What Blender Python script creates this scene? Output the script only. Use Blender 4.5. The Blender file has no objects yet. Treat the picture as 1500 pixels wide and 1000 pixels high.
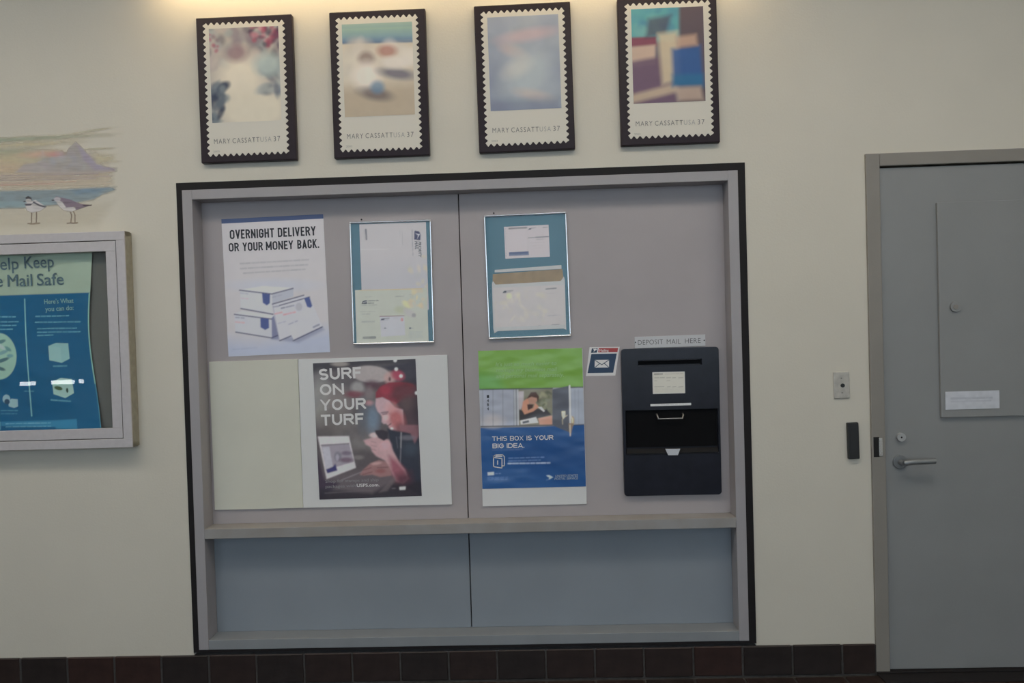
import bpy, bmesh, math, random
import numpy as np
from mathutils import Matrix, Vector
random.seed(7)
C = bpy.context.scene.collection
SC = bpy.context.scene

# ------------------------------------------------------------------ camera
F_PX, YAW, PITCH, ROLL = 1159.7, 0.0323, -0.0189, 0.0299
DIST, FLOOR = 3.3, 0.02
CAM = np.array([0.0, -DIST, 1.5 - FLOOR])

def rot_matrix(yaw, pitch, roll):
    cy, sy, cp, sp, cr, sr = math.cos(yaw), math.sin(yaw), math.cos(pitch), math.sin(pitch), math.cos(roll), math.sin(roll)
    rz = np.array([[cy, -sy, 0], [sy, cy, 0], [0, 0, 1]])
    rx = np.array([[1, 0, 0], [0, cp, -sp], [0, sp, cp]])
    ry = np.array([[cr, 0, sr], [0, 1, 0], [-sr, 0, cr]])
    return rz @ rx @ ry
RM = rot_matrix(YAW, PITCH, ROLL)
cam_data = bpy.data.cameras.new('camera')
cam_data.sensor_width = 36.0
cam_data.lens = F_PX / 1500 * 36.0
cam_data.clip_start = 0.02
cam = bpy.data.objects.new('camera', cam_data)
C.objects.link(cam)
m = Matrix.Identity(4)
for i in range(3):
    m[i][0], m[i][1], m[i][2], m[i][3] = RM[i, 0], RM[i, 2], -RM[i, 1], CAM[i]
cam.matrix_world = m
SC.camera = cam

# ------------------------------------------------------------------ world, exposure, area lights
world = bpy.data.worlds.new('world')
SC.world = world
world.use_nodes = True
bg = world.node_tree.nodes['Background']
bg.inputs[0].default_value = (0.70, 0.83, 1.0, 1)
bg.inputs[1].default_value = 3.05
SC.view_settings.view_transform = 'Standard'
SC.view_settings.look = 'None'
SC.view_settings.exposure = 0.0
SC.view_settings.gamma = 1.0
SC.view_settings.use_curve_mapping = False
SC.cycles.use_denoising = True
SC.cycles.max_bounces = 8
TROFFER = ((1.0, 0.95, 0.86), 5.2)
WASH = ((1.0, 0.92, 0.80), 5.2)          # added ceiling lights that make the wall brighter towards the top
TUBE = ((1.0, 0.74, 0.40), 17.5)         # warm tubes above the plaques

# ------------------------------------------------------------------ measuring helpers
def at(px, py, y=0.0):
    """photo pixel -> point on the plane Y = y (metres)"""
    d = RM @ np.array([(px - 750) / F_PX, 1.0, -(py - 500) / F_PX])
    t = (y - CAM[1]) / d[1]
    p = CAM + d * t
    return p[0], p[2]

class Rect:
    """a real rectangle on the plane Y=y, fitted to four measured corners TL TR BR BL"""
    def __init__(s, corners, y):
        s.y = y
        w = np.array([at(a, b, y) for a, b in corners])
        s.c = w.mean(0)
        ux = (w[1] - w[0] + w[2] - w[3]) / 2
        vy = (w[0] - w[3] + w[1] - w[2]) / 2
        s.w, s.h = np.hypot(*ux), np.hypot(*vy)
        s.a = (math.atan2(ux[1], ux[0]) + math.atan2(-vy[0], vy[1])) / 2
        loc = np.array([(-s.w/2, s.h/2), (s.w/2, s.h/2), (s.w/2, -s.h/2), (-s.w/2, -s.h/2)])
        s.H = homography(np.array(corners, float), loc)
        s.Hi = np.linalg.inv(s.H)
    def loc(s, px, py):
        v = s.H @ np.array([px, py, 1.0]); return v[0]/v[2], v[1]/v[2]
    def px(s, u, v):
        q = s.Hi @ np.array([u, v, np.ones_like(u)]); return q[0]/q[2], q[1]/q[2]

def homography(a, b):
    A = []
    for (x, y), (u, v) in zip(a, b):
        A.append([x, y, 1, 0, 0, 0, -u*x, -u*y, -u]); A.append([0, 0, 0, x, y, 1, -v*x, -v*y, -v])
    return np.linalg.svd(np.array(A))[2][-1].reshape(3, 3)

# ------------------------------------------------------------------ materials
def lin(c):
    out = []
    for v in c:
        v = v / 255
        out.append(v / 12.92 if v <= 0.04045 else ((v + 0.055) / 1.055) ** 2.4)
    return out

def mat(name, col, rough=0.6, metal=0.0, spec=0.5, noise=0.0, nscale=30, bump=0.0, bscale=200, coat=0.0, emit=None, vary=None):
    m = bpy.data.materials.new(name)
    m.use_nodes = True
    nt = m.node_tree
    b = nt.nodes['Principled BSDF']
    b.inputs['Base Color'].default_value = (*col, 1)
    b.inputs['Roughness'].default_value = rough
    b.inputs['Metallic'].default_value = metal
    b.inputs['Specular IOR Level'].default_value = spec
    b.inputs['Coat Weight'].default_value = coat
    b.inputs['Coat Roughness'].default_value = 0.12
    tc = nt.nodes.new('ShaderNodeTexCoord')
    if noise or vary:
        n = nt.nodes.new('ShaderNodeTexNoise'); n.inputs['Scale'].default_value = nscale; n.inputs['Detail'].default_value = 5
        nt.links.new(tc.outputs['Object'], n.inputs['Vector'])
        r = nt.nodes.new('ShaderNodeValToRGB')
        other = vary if vary else tuple(c * (1 - noise) for c in col)
        r.color_ramp.elements[0].position = 0.35; r.color_ramp.elements[1].position = 0.65
        r.color_ramp.elements[0].color = (*other, 1); r.color_ramp.elements[1].color = (*col, 1)
        nt.links.new(n.outputs['Fac'], r.inputs[0]); nt.links.new(r.outputs[0], b.inputs['Base Color'])
    if bump:
        n2 = nt.nodes.new('ShaderNodeTexNoise'); n2.inputs['Scale'].default_value = bscale; n2.inputs['Detail'].default_value = 4
        nt.links.new(tc.outputs['Object'], n2.inputs['Vector'])
        bp = nt.nodes.new('ShaderNodeBump'); bp.inputs['Strength'].default_value = bump; bp.inputs['Distance'].default_value = 0.002
        nt.links.new(n2.outputs['Fac'], bp.inputs['Height']); nt.links.new(bp.outputs[0], b.inputs['Normal'])
    if emit:
        b.inputs['Emission Color'].default_value = (*emit[0], 1); b.inputs['Emission Strength'].default_value = emit[1]
    return m

def print_mat(name, rough=0.5, coat=0.0, alpha=False, wrinkle=0.0, spec=0.3):
    m = bpy.data.materials.new(name); m.use_nodes = True
    nt = m.node_tree; b = nt.nodes['Principled BSDF']
    ca = nt.nodes.new('ShaderNodeVertexColor'); ca.layer_name = 'ink'
    nt.links.new(ca.outputs['Color'], b.inputs['Base Color'])
    b.inputs['Roughness'].default_value = rough; b.inputs['Specular IOR Level'].default_value = spec
    b.inputs['Coat Weight'].default_value = coat; b.inputs['Coat Roughness'].default_value = 0.1
    if alpha:
        nt.links.new(ca.outputs['Alpha'], b.inputs['Alpha'])
    if wrinkle:
        tc = nt.nodes.new('ShaderNodeTexCoord')
        mp = nt.nodes.new('ShaderNodeMapping'); mp.inputs['Rotation'].default_value = (0, 0.7, 0); mp.inputs['Scale'].default_value = (1, 1, 2.5)
        n2 = nt.nodes.new('ShaderNodeTexNoise'); n2.inputs['Scale'].default_value = 3.2; n2.inputs['Detail'].default_value = 2
        nt.links.new(tc.outputs['Object'], mp.inputs[0]); nt.links.new(mp.outputs[0], n2.inputs['Vector'])
        bp = nt.nodes.new('ShaderNodeBump'); bp.inputs['Strength'].default_value = 1.0; bp.inputs['Distance'].default_value = wrinkle
        nt.links.new(n2.outputs['Fac'], bp.inputs['Height'])
        nt.links.new(bp.outputs[0], b.inputs['Coat Normal']); nt.links.new(bp.outputs[0], b.inputs['Normal'])
    return m

def glass_mat(name, tint=(1, 1, 1), rough=0.0, ior=1.45):
    m = bpy.data.materials.new(name); m.use_nodes = True
    nt = m.node_tree; nt.nodes.remove(nt.nodes['Principled BSDF'])
    out = nt.nodes['Material Output']
    t = nt.nodes.new('ShaderNodeBsdfTransparent'); t.inputs[0].default_value = (*tint, 1)
    g = nt.nodes.new('ShaderNodeBsdfGlossy'); g.inputs['Roughness'].default_value = rough
    f = nt.nodes.new('ShaderNodeFresnel'); f.inputs['IOR'].default_value = ior
    mx = nt.nodes.new('ShaderNodeMixShader')
    # the pane is not refracting, so both faces' reflection is counted once, on the face turned to the ray
    ge = nt.nodes.new('ShaderNodeNewGeometry')
    inv = nt.nodes.new('ShaderNodeMath'); inv.operation = 'SUBTRACT'; inv.inputs[0].default_value = 1.0
    nt.links.new(ge.outputs['Backfacing'], inv.inputs[1])
    mul = nt.nodes.new('ShaderNodeMath'); mul.operation = 'MULTIPLY'; mul.use_clamp = True
    nt.links.new(f.outputs[0], mul.inputs[0]); nt.links.new(inv.outputs[0], mul.inputs[1])
    dbl = nt.nodes.new('ShaderNodeMath'); dbl.operation = 'MULTIPLY'; dbl.use_clamp = True; dbl.inputs[1].default_value = 1.8
    nt.links.new(mul.outputs[0], dbl.inputs[0])
    nt.links.new(dbl.outputs[0], mx.inputs[0]); nt.links.new(t.outputs[0], mx.inputs[1]); nt.links.new(g.outputs[0], mx.inputs[2])
    nt.links.new(mx.outputs[0], out.inputs[0])
    return m

M = {}
M['wall'] = mat('cream_wall_paint', (0.66, 0.62, 0.535), 0.62, noise=0.03, nscale=3, bump=0.25, bscale=120)
M['grey'] = mat('grey_paint', (0.37, 0.352, 0.365), 0.48, noise=0.05, nscale=6, bump=0.12, bscale=160)
M['panel'] = mat('grey_laminate', (0.42, 0.38, 0.385), 0.5, noise=0.06, nscale=4, bump=0.08, bscale=250)
M['lowpanel'] = mat('blue_grey_laminate', (0.265, 0.295, 0.33), 0.5, noise=0.06, nscale=4, bump=0.08, bscale=250)
M['shelfpaint'] = mat('worn_shelf_paint', (0.33, 0.32, 0.315), 0.5, vary=(0.29, 0.27, 0.25), nscale=7)
M['black'] = mat('black_trim', (0.016, 0.014, 0.015), 0.6, spec=0.2, bump=0.3, bscale=90)
M['door'] = mat('door_paint', (0.275, 0.28, 0.28), 0.45, noise=0.05, nscale=5, bump=0.15, bscale=150)
M['doorframe'] = mat('door_frame_paint', (0.27, 0.25, 0.225), 0.5, noise=0.06, nscale=6, bump=0.15, bscale=120)
M['gap'] = mat('dark_gap', (0.012, 0.012, 0.013), 0.9)
M['steel'] = mat('brushed_steel', (0.60, 0.56, 0.50), 0.38, 0.45, noise=0.2, nscale=40)
M['bright'] = mat('bright_aluminium', (0.93, 0.94, 0.95), 0.22, 0.85, noise=0.05, nscale=60)
M['alu'] = mat('satin_aluminium', (0.56, 0.53, 0.545), 0.5, 0.1, noise=0.05, nscale=60, bump=0.05)
M['caseside'] = mat('case_side_paint', (0.36, 0.34, 0.27), 0.6, noise=0.15, nscale=40)
M['felt'] = mat('grey_felt', (0.215, 0.205, 0.20), 0.95, noise=0.1, nscale=200)
M['plastic_black'] = mat('black_plastic', (0.02, 0.021, 0.022), 0.5, bump=0.2, bscale=300)
M['mailblack'] = mat('dark_navy_enamel', (0.013, 0.014, 0.024), 0.3, spec=0.35, noise=0.3, nscale=20, coat=0.05, bump=0.15, bscale=25)
M['mailinner'] = mat('black_enamel', (0.004, 0.004, 0.005), 0.7, spec=0.12)
M['lacquer'] = mat('black_lacquer', (0.024, 0.014, 0.020), 0.38, spec=0.25, noise=0.2, nscale=30)
M['white'] = mat('white_card', (0.74, 0.74, 0.74), 0.6, noise=0.02, nscale=5)
M['cream'] = mat('cream_card', (0.68, 0.67, 0.58), 0.65, noise=0.05, nscale=4)
M['paper'] = mat('white_paper', (0.62, 0.62, 0.63), 0.6)
M['stamp'] = mat('stamp_paper', (0.68, 0.645, 0.57), 0.5)
M['tile'] = [mat('quarry_tile_%s' % n, c, 0.45, spec=0.3, noise=0.3, nscale=18, bump=0.3, bscale=60) for n, c in
             (('brown', (0.034, 0.022, 0.020)), ('umber', (0.028, 0.021, 0.020)), ('red', (0.042, 0.022, 0.019)))]
M['grout'] = mat('grout', (0.06, 0.055, 0.053), 0.9, noise=0.3, nscale=50)
M['ceiling'] = mat('ceiling_paint', (0.7, 0.68, 0.62), 0.8, noise=0.03, nscale=10)
M['ink'] = mat('dark_ink', (0.025, 0.027, 0.04), 0.6)
M['greyink'] = mat('grey_ink', (0.16, 0.16, 0.16), 0.6)
M['paleink'] = mat('pale_grey_ink', (0.34, 0.34, 0.33), 0.6)
M['plateink'] = mat('engraved_grey', (0.13, 0.13, 0.135), 0.6)
M['whiteink'] = mat('white_ink', (0.80, 0.78, 0.78), 0.5)
M['softwhite'] = mat('soft_white_ink', (0.33, 0.34, 0.37), 0.5)
M['greenink'] = mat('pale_green_ink', (0.40, 0.64, 0.27), 0.5)
M['blueink'] = mat('slate_blue_ink', (0.12, 0.19, 0.25), 0.5)
M['paleblueink'] = mat('pale_blue_ink', (0.36, 0.60, 0.60), 0.5)
M['navy'] = mat('navy_ink', (0.02, 0.05, 0.11), 0.45)
M['red'] = mat('red_ink', (0.42, 0.05, 0.05), 0.45)
M['teal'] = mat('teal_backing', (0.055, 0.18, 0.25), 0.5, noise=0.06, nscale=8)
M['kraft'] = mat('kraft_card', (0.42, 0.29, 0.15), 0.75, noise=0.25, nscale=30)
M['yellowed'] = mat('yellowed_tape', (0.50, 0.42, 0.26), 0.6)
M['envelope'] = mat('envelope_paper', (0.68, 0.67, 0.66), 0.6, noise=0.06, nscale=20)
M['envelope_warm'] = mat('aged_envelope_paper', (0.60, 0.61, 0.55), 0.6, noise=0.08, nscale=14)
M['glass'] = glass_mat('clear_glass', (0.96, 0.98, 0.97))
M['film'] = glass_mat('clear_cover_film', (0.99, 0.99, 0.99), 0.08, 1.3)
M['lamp'] = mat('lamp_diffuser', (0.8, 0.8, 0.8), 0.5, emit=TROFFER)
M['strip'] = mat('reflection_strip_glow', (0.8, 0.8, 0.8), 0.5, emit=((0.95, 1.0, 1.0), 11.0))  # glow of the made-up strips mirrored in the case glass
M['wash'] = mat('added_wash_diffuser', (0.8, 0.8, 0.8), 0.5, emit=WASH)
M['tube'] = mat('warm_tube', (0.9, 0.85, 0.7), 0.5, emit=TUBE)
M['enamel'] = mat('white_enamel', (0.7, 0.7, 0.68), 0.4)
M['print'] = print_mat('matt_print')
M['print_gloss'] = print_mat('laminated_print', 0.3, 0.0, wrinkle=0.016, spec=0.5)
M['print_surf'] = print_mat('dark_laminated_print', 0.33, 0.0, wrinkle=0.005, spec=0.4)
M['print_satin'] = print_mat('satin_print', 0.4, 0.0)
M['mural'] = print_mat('mural_paint', 0.62, alpha=True)

# ------------------------------------------------------------------ object helpers
def link(o, parent=None):
    C.objects.link(o)
    if parent is not None: o.parent = parent
    return o
def tag(o, label=None, cat=None, group=None, kind=None):
    if label: o['label'] = label
    if cat: o['category'] = cat
    if group: o['group'] = group
    if kind: o['kind'] = kind
    return o
def empty(name, loc=(0, 0, 0), rot=0.0, parent=None):
    o = bpy.data.objects.new(name, None)
    o.empty_display_size = 0.05
    o.location = loc; o.rotation_euler = (0, -rot, 0)
    return link(o, parent)
def mesh_obj(name, verts, faces, material, parent=None, smooth=False):
    me = bpy.data.meshes.new(name)
    me.from_pydata([tuple(map(float, v)) for v in verts], [], faces)
    me.materials.append(material)
    if smooth:
        for p in me.polygons: p.use_smooth = True
    me.update()
    return link(bpy.data.objects.new(name, me), parent)
BF = [(0, 1, 5, 4), (1, 3, 7, 5), (3, 2, 6, 7), (2, 0, 4, 6), (4, 5, 7, 6), (0, 2, 3, 1)]
def boxes(name, lst, material, parent=None, bevel=0.0):
    """lst of (x0,x1,y0,y1,z0,z1)"""
    V, Fc = [], []
    for x0, x1, y0, y1, z0, z1 in lst:
        n = len(V)
        V += [(x0, y0, z0), (x1, y0, z0), (x0, y1, z0), (x1, y1, z0), (x0, y0, z1), (x1, y0, z1), (x0, y1, z1), (x1, y1, z1)]
        Fc += [tuple(n + i for i in f) for f in BF]
    o = mesh_obj(name, V, Fc, material, parent)
    if bevel:
        b = o.modifiers.new('bevel', 'BEVEL'); b.width = bevel; b.segments = 2; b.limit_method = 'ANGLE'
    return o
def prism(name, pts, d0, d1, material, parent=None, bevel=0.0):
    """outline pts (u,v) CCW seen by the viewer; from d0 (back) to d1 (front) out of the wall"""
    n = len(pts)
    V = [(u, -d1, v) for u, v in pts] + [(u, -d0, v) for u, v in pts]
    Fc = [tuple(range(n)), tuple(reversed(range(n, 2*n)))]
    Fc += [(i, n + i, n + (i+1) % n, (i+1) % n) for i in range(n)]
    o = mesh_obj(name, V, Fc, material, parent)
    bm = bmesh.new(); bm.from_mesh(o.data); bmesh.ops.recalc_face_normals(bm, faces=bm.faces); bm.to_mesh(o.data); bm.free()
    if bevel:
        b = o.modifiers.new('bevel', 'BEVEL'); b.width = bevel; b.segments = 2; b.limit_method = 'ANGLE'; b.angle_limit = 0.9
    return o
def circle(cx, cy, r, n=24):
    return [(cx + r*math.cos(2*math.pi*i/n), cy + r*math.sin(2*math.pi*i/n)) for i in range(n)]
def rounded(w, h, r, n=6, cx=0, cy=0):
    pts = []
    for (sx, sy, a0) in ((1, -1, -90), (1, 1, 0), (-1, 1, 90), (-1, -1, 180)):
        for i in range(n+1):
            a = math.radians(a0 + 90*i/n)
            pts.append((cx + sx*(w/2-r) + r*math.cos(a), cy + sy*(h/2-r) + r*math.sin(a)))
    return pts
def tube(name, pts, r, material, parent=None, n=10):
    cu = bpy.data.curves.new(name, 'CURVE'); cu.dimensions = '3D'; cu.bevel_depth = r; cu.bevel_resolution = 3; cu.use_fill_caps = True
    sp = cu.splines.new('POLY'); sp.points.add(len(pts)-1)
    for p, q in zip(sp.points, pts): p.co = (*q, 1)
    tmp = bpy.data.objects.new(name, cu); C.objects.link(tmp)
    dg = bpy.context.evaluated_depsgraph_get()
    me = bpy.data.meshes.new_from_object(tmp.evaluated_get(dg))
    bpy.data.objects.remove(tmp)
    me.materials.clear(); me.materials.append(material)
    for p in me.polygons: p.use_smooth = True
    return link(bpy.data.objects.new(name, me), parent)
def cut(o, lst):
    """boolean-subtract boxes (local coords) from o"""
    cutters = []
    for b in lst:
        c = boxes('cutter', [b], M['mailinner']); c.parent = o.parent; c.matrix_parent_inverse = Matrix.Identity(4)
        md = o.modifiers.new('b', 'BOOLEAN'); md.operation = 'DIFFERENCE'; md.object = c; md.solver = 'EXACT'
        cutters.append(c)
    bpy.context.view_layer.update()
    dg = bpy.context.evaluated_depsgraph_get()
    me = bpy.data.meshes.new_from_object(o.evaluated_get(dg))
    o.modifiers.clear(); o.data = me
    for c in cutters: bpy.data.objects.remove(c)

_cap = [None]
def text(parent, R, s, p0, p1, hpx, material, d=0.0012, bold=0.0, name='lettering', slant=0.0, spacing=1.0, vertical=False):
    """flat lettering: baseline from photo point p0 to p1, capital height hpx photo pixels"""
    def build(t):
        cu = bpy.data.curves.new('lettering', 'FONT'); cu.body = t; cu.offset = min(bold, 0.0); cu.shear = slant; cu.space_character = spacing
        cu.resolution_u = 3
        tmp = bpy.data.objects.new('lettering', cu); C.objects.link(tmp)
        dg = bpy.context.evaluated_depsgraph_get()
        me = bpy.data.meshes.new_from_object(tmp.evaluated_get(dg))
        bpy.data.objects.remove(tmp); return me
    if _cap[0] is None:
        h = build('H'); ys = [v.co.y for v in h.vertices]; _cap[0] = max(ys) - min(ys)
    me = build(s)
    xs = [v.co.x for v in me.vertices]; x0, x1 = min(xs), max(xs)
    a, b = np.array(R.loc(*p0)), np.array(R.loc(*p1))
    L = np.hypot(*(b-a)); e = (b-a)/L; nrm = np.array([-e[1], e[0]])
    mid = ((p0[0]+p1[0])/2, (p0[1]+p1[1])/2)
    k = R.w / math.hypot(*(np.array(R.px(np.float64(R.w/2), 0.0)) - np.array(R.px(np.float64(-R.w/2), 0.0))))
    sy = hpx * k / _cap[0]; sx = L / (x1 - x0)
    for v in me.vertices:
        q = a + e * (v.co.x - x0) * sx + nrm * v.co.y * sy
        v.co = (q[0], -d, q[1])
    if bold > 0:                       # heavier strokes: the letters laid down again, a hair to each side
        bm = bmesh.new(); bm.from_mesh(me); base = bm.faces[:]
        for qi, (dx, dy) in enumerate(((1, 0), (-1, 0), (0, 0.8), (0, -0.8), (0.7, 0.6), (-0.7, 0.6), (0.7, -0.6), (-0.7, -0.6))):
            g = bmesh.ops.duplicate(bm, geom=base)
            of = e*dx*bold*sx*1.15 + nrm*dy*bold*sy
            bmesh.ops.translate(bm, vec=(of[0], -0.00005*(qi+1), of[1]), verts=[q for q in g['geom'] if isinstance(q, bmesh.types.BMVert)])
        bm.to_mesh(me); bm.free()
    me.materials.clear(); me.materials.append(material)
    return link(bpy.data.objects.new(name, me), parent)

def block(parent, R, s, p0, p1, hpx, material, d, thick=0.17, name='lettering'):
    """heavy even-stroked capitals built stroke by stroke"""
    a, b = np.array(R.loc(*p0)), np.array(R.loc(*p1)); L = np.hypot(*(b-a)); e = (b-a)/L; nrm = np.array([-e[1], e[0]])
    k = R.w / math.hypot(*(np.array(R.px(np.float64(R.w/2), 0.0)) - np.array(R.px(np.float64(-R.w/2), 0.0))))
    h = hpx*k; t = h*thick
    rel = {'M': 1.28, 'N': 1.04, 'O': 1.08, 'G': 1.04, 'V': 1.04, 'A': 1.04, 'U': 1.0, 'E': 0.84, 'F': 0.82, 'L': 0.8, 'S': 0.92, ' ': 0.42, 'T': 0.94}
    gap = t*0.62
    fixed = sum(gap for _ in s[1:]) + sum(t for c in s if c in 'I.')
    unit = (L - fixed)/sum(rel.get(c, 1.0) for c in s if c not in 'I.')
    V, F_ = [], []; lvl = [0]
    def seg(p, q, ex0=True, ex1=True):
        p, q = np.array(p, float), np.array(q, float); n_ = np.hypot(*(q-p))
        if n_ < 1e-9: return
        u = (q-p)/n_; v = np.array([-u[1], u[0]])*t/2
        if ex0: p = p - u*t/2
        if ex1: q = q + u*t/2
        lvl[0] = (lvl[0]+1) % 9; i = len(V)
        for w in (p-v, q-v, q+v, p+v):
            V.append((w[0], min(max(w[1], 0), h), lvl[0]))
        F_.append((i, i+1, i+2, i+3))
    def path(pts, ends=True):
        P_ = []
        for q in pts:
            q = np.array(q, float)
            if not P_ or np.hypot(*(q-P_[-1])) > 1e-7: P_.append(q)
        n_ = len(P_)
        dirs = [(P_[i+1]-P_[i])/np.hypot(*(P_[i+1]-P_[i])) for i in range(n_-1)]
        if ends: P_[0] = P_[0] - dirs[0]*t/2; P_[-1] = P_[-1] + dirs[-1]*t/2
        lvl[0] = (lvl[0]+1) % 9; i0 = len(V)
        for i in range(n_):
            d0, d1 = dirs[max(i-1, 0)], dirs[min(i, n_-2)]
            m_ = d0 + d1; m_ /= max(np.hypot(*m_), 1e-6); mn = np.array([-m_[1], m_[0]])
            sc = min(1/max(float(m_ @ d1), 0.5), 1.6)*t/2
            for w in (P_[i]-mn*sc, P_[i]+mn*sc): V.append((w[0], min(max(w[1], 0), h), lvl[0]))
        for i in range(n_-1): k0 = i0+2*i; F_.append((k0, k0+2, k0+3, k0+1))
    def arc(cx, cy, rx, ry, a0, a1, n=9):
        return [(cx+rx*math.cos(math.radians(g)), cy+ry*math.sin(math.radians(g))) for g in np.linspace(a0, a1, n)]
    X = 0.0
    for c in s:
        w = t if c in 'I.' else unit*rel.get(c, 1.0)
        x0, x1, y0, y1 = X+t/2, X+w-t/2, t/2, h-t/2; xm = (x0+x1)/2; ym = h*0.5; r = min((x1-x0)/2, (y1-y0)/2)
        if c == 'I': seg((x0, y0), (x0, y1))
        elif c == '.': seg((x0, y0), (x0, y0+1e-6))
        elif c == 'O':
            P_ = arc(x1-r, y1-r, r, r, 0, 90) + arc(x0+r, y1-r, r, r, 90, 180) + arc(x0+r, y0+r, r, r, 180, 270) + arc(x1-r, y0+r, r, r, 270, 360); path(P_ + [P_[0]], False)
        elif c in 'CG':
            P_ = [(x1, y1-max(r, h*0.24))] + arc(x1-r, y1-r, r, r, 42 if r > h*.3 else 0, 90) + arc(x0+r, y1-r, r, r, 90, 180) + arc(x0+r, y0+r, r, r, 180, 270) + arc(x1-r, y0+r, r, r, 270, 340 if r > h*.3 else 360)
            if r > h*.3: P_ = P_[1:]
            if c == 'G': P_ += [(x1, ym-t*0.1), (xm+t*0.2, ym-t*0.1)]
            else: P_ += [(x1, y0+h*0.24)] if r <= h*.3 else []
            path(P_)
        elif c == 'U': path([(x0, y1)] + arc(x0+r, y0+r, r, r, 180, 270) + arc(x1-r, y0+r, r, r, 270, 360) + [(x1, y1)])
        elif c == 'D': path([(x0, y0), (x0, y1)] + arc(x1-r, y1-r, r, r, 90, 0) + arc(x1-r, y0+r, r, r, 360, 270) + [(x0, y0), (x0, y1)], False); seg((x0, y0), (x0, y1)); seg((x0, y0), (xm, y0)); seg((x0, y1), (xm, y1))
        elif c in 'RB':
            rb = (y1-ym)/2; seg((x0, y0), (x0, y1)); path([(x0, y1)] + arc(x1-rb, y1-rb, rb, rb, 90, -90) + [(x0, ym)], False)
            seg((x0, y1), (xm, y1), True, False)
            if c == 'B': rb = (ym-y0)/2; path([(x0, ym)] + arc(x1-rb, y0+rb, rb, rb, 90, -90) + [(x0, y0)], False); seg((x0, y0), (xm, y0), True, False)
            else: seg((xm+t*.1, ym), (x1, y0), False, True)
        elif c == 'S':
            q = (y1-y0)/4; path(arc(xm, y1-q, (x1-x0)/2, q, 25, 270, 14) + arc(xm, y0+q, (x1-x0)/2, q, 90, -155, 14)[1:], False)
        elif c in 'EFL':
            seg((x0, y0), (x0, y1))
            if c != 'L': seg((x0, y1), (x1, y1)); seg((x0, ym), (x1-t*.35, ym))
            if c != 'F': seg((x0, y0), (x1, y0))
        elif c == 'T': seg((x0, y1), (x1, y1)); seg((xm, y0), (xm, y1))
        elif c == 'H': seg((x0, y0), (x0, y1)); seg((x1, y0), (x1, y1)); seg((x0, ym), (x1, ym))
        elif c == 'N': seg((x0, y0), (x0, y1)); seg((x1, y0), (x1, y1)); seg((x0, y1), (x1, y0))
        elif c == 'M': seg((x0, y0), (x0, y1)); seg((x1, y0), (x1, y1)); seg((x0, y1), (xm, y0+h*.18), True, False); seg((x1, y1), (xm, y0+h*.18), True, False)
        elif c == 'V': seg((x0, h), (xm, y0)); seg((x1, h), (xm, y0))
        elif c == 'A': seg((x0, 0), (xm, y1)); seg((x1, 0), (xm, y1)); seg((x0+t*.6, h*.26), (x1-t*.6, h*.26), False, False)
        elif c == 'Y': seg((x0, h), (xm, ym-t*.2), True, False); seg((x1, h), (xm, ym-t*.2), True, False); seg((xm, y0), (xm, ym-t*.2))
        elif c == 'K': seg((x0, y0), (x0, y1)); seg((x0, ym-t*.5), (x1, h), False, True); seg((x0+(x1-x0)*.35, ym+t*.1), (x1, 0), False, True)
        elif c == 'X': seg((x0, 0), (x1, h)); seg((x0, h), (x1, 0))
        X += w + gap
    out = []
    for x, y, l in V:
        q = a + e*x + nrm*y; out.append((q[0], -d-l*0.00006, q[1]))
    return mesh_obj(name, out, F_, material, parent)

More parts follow.
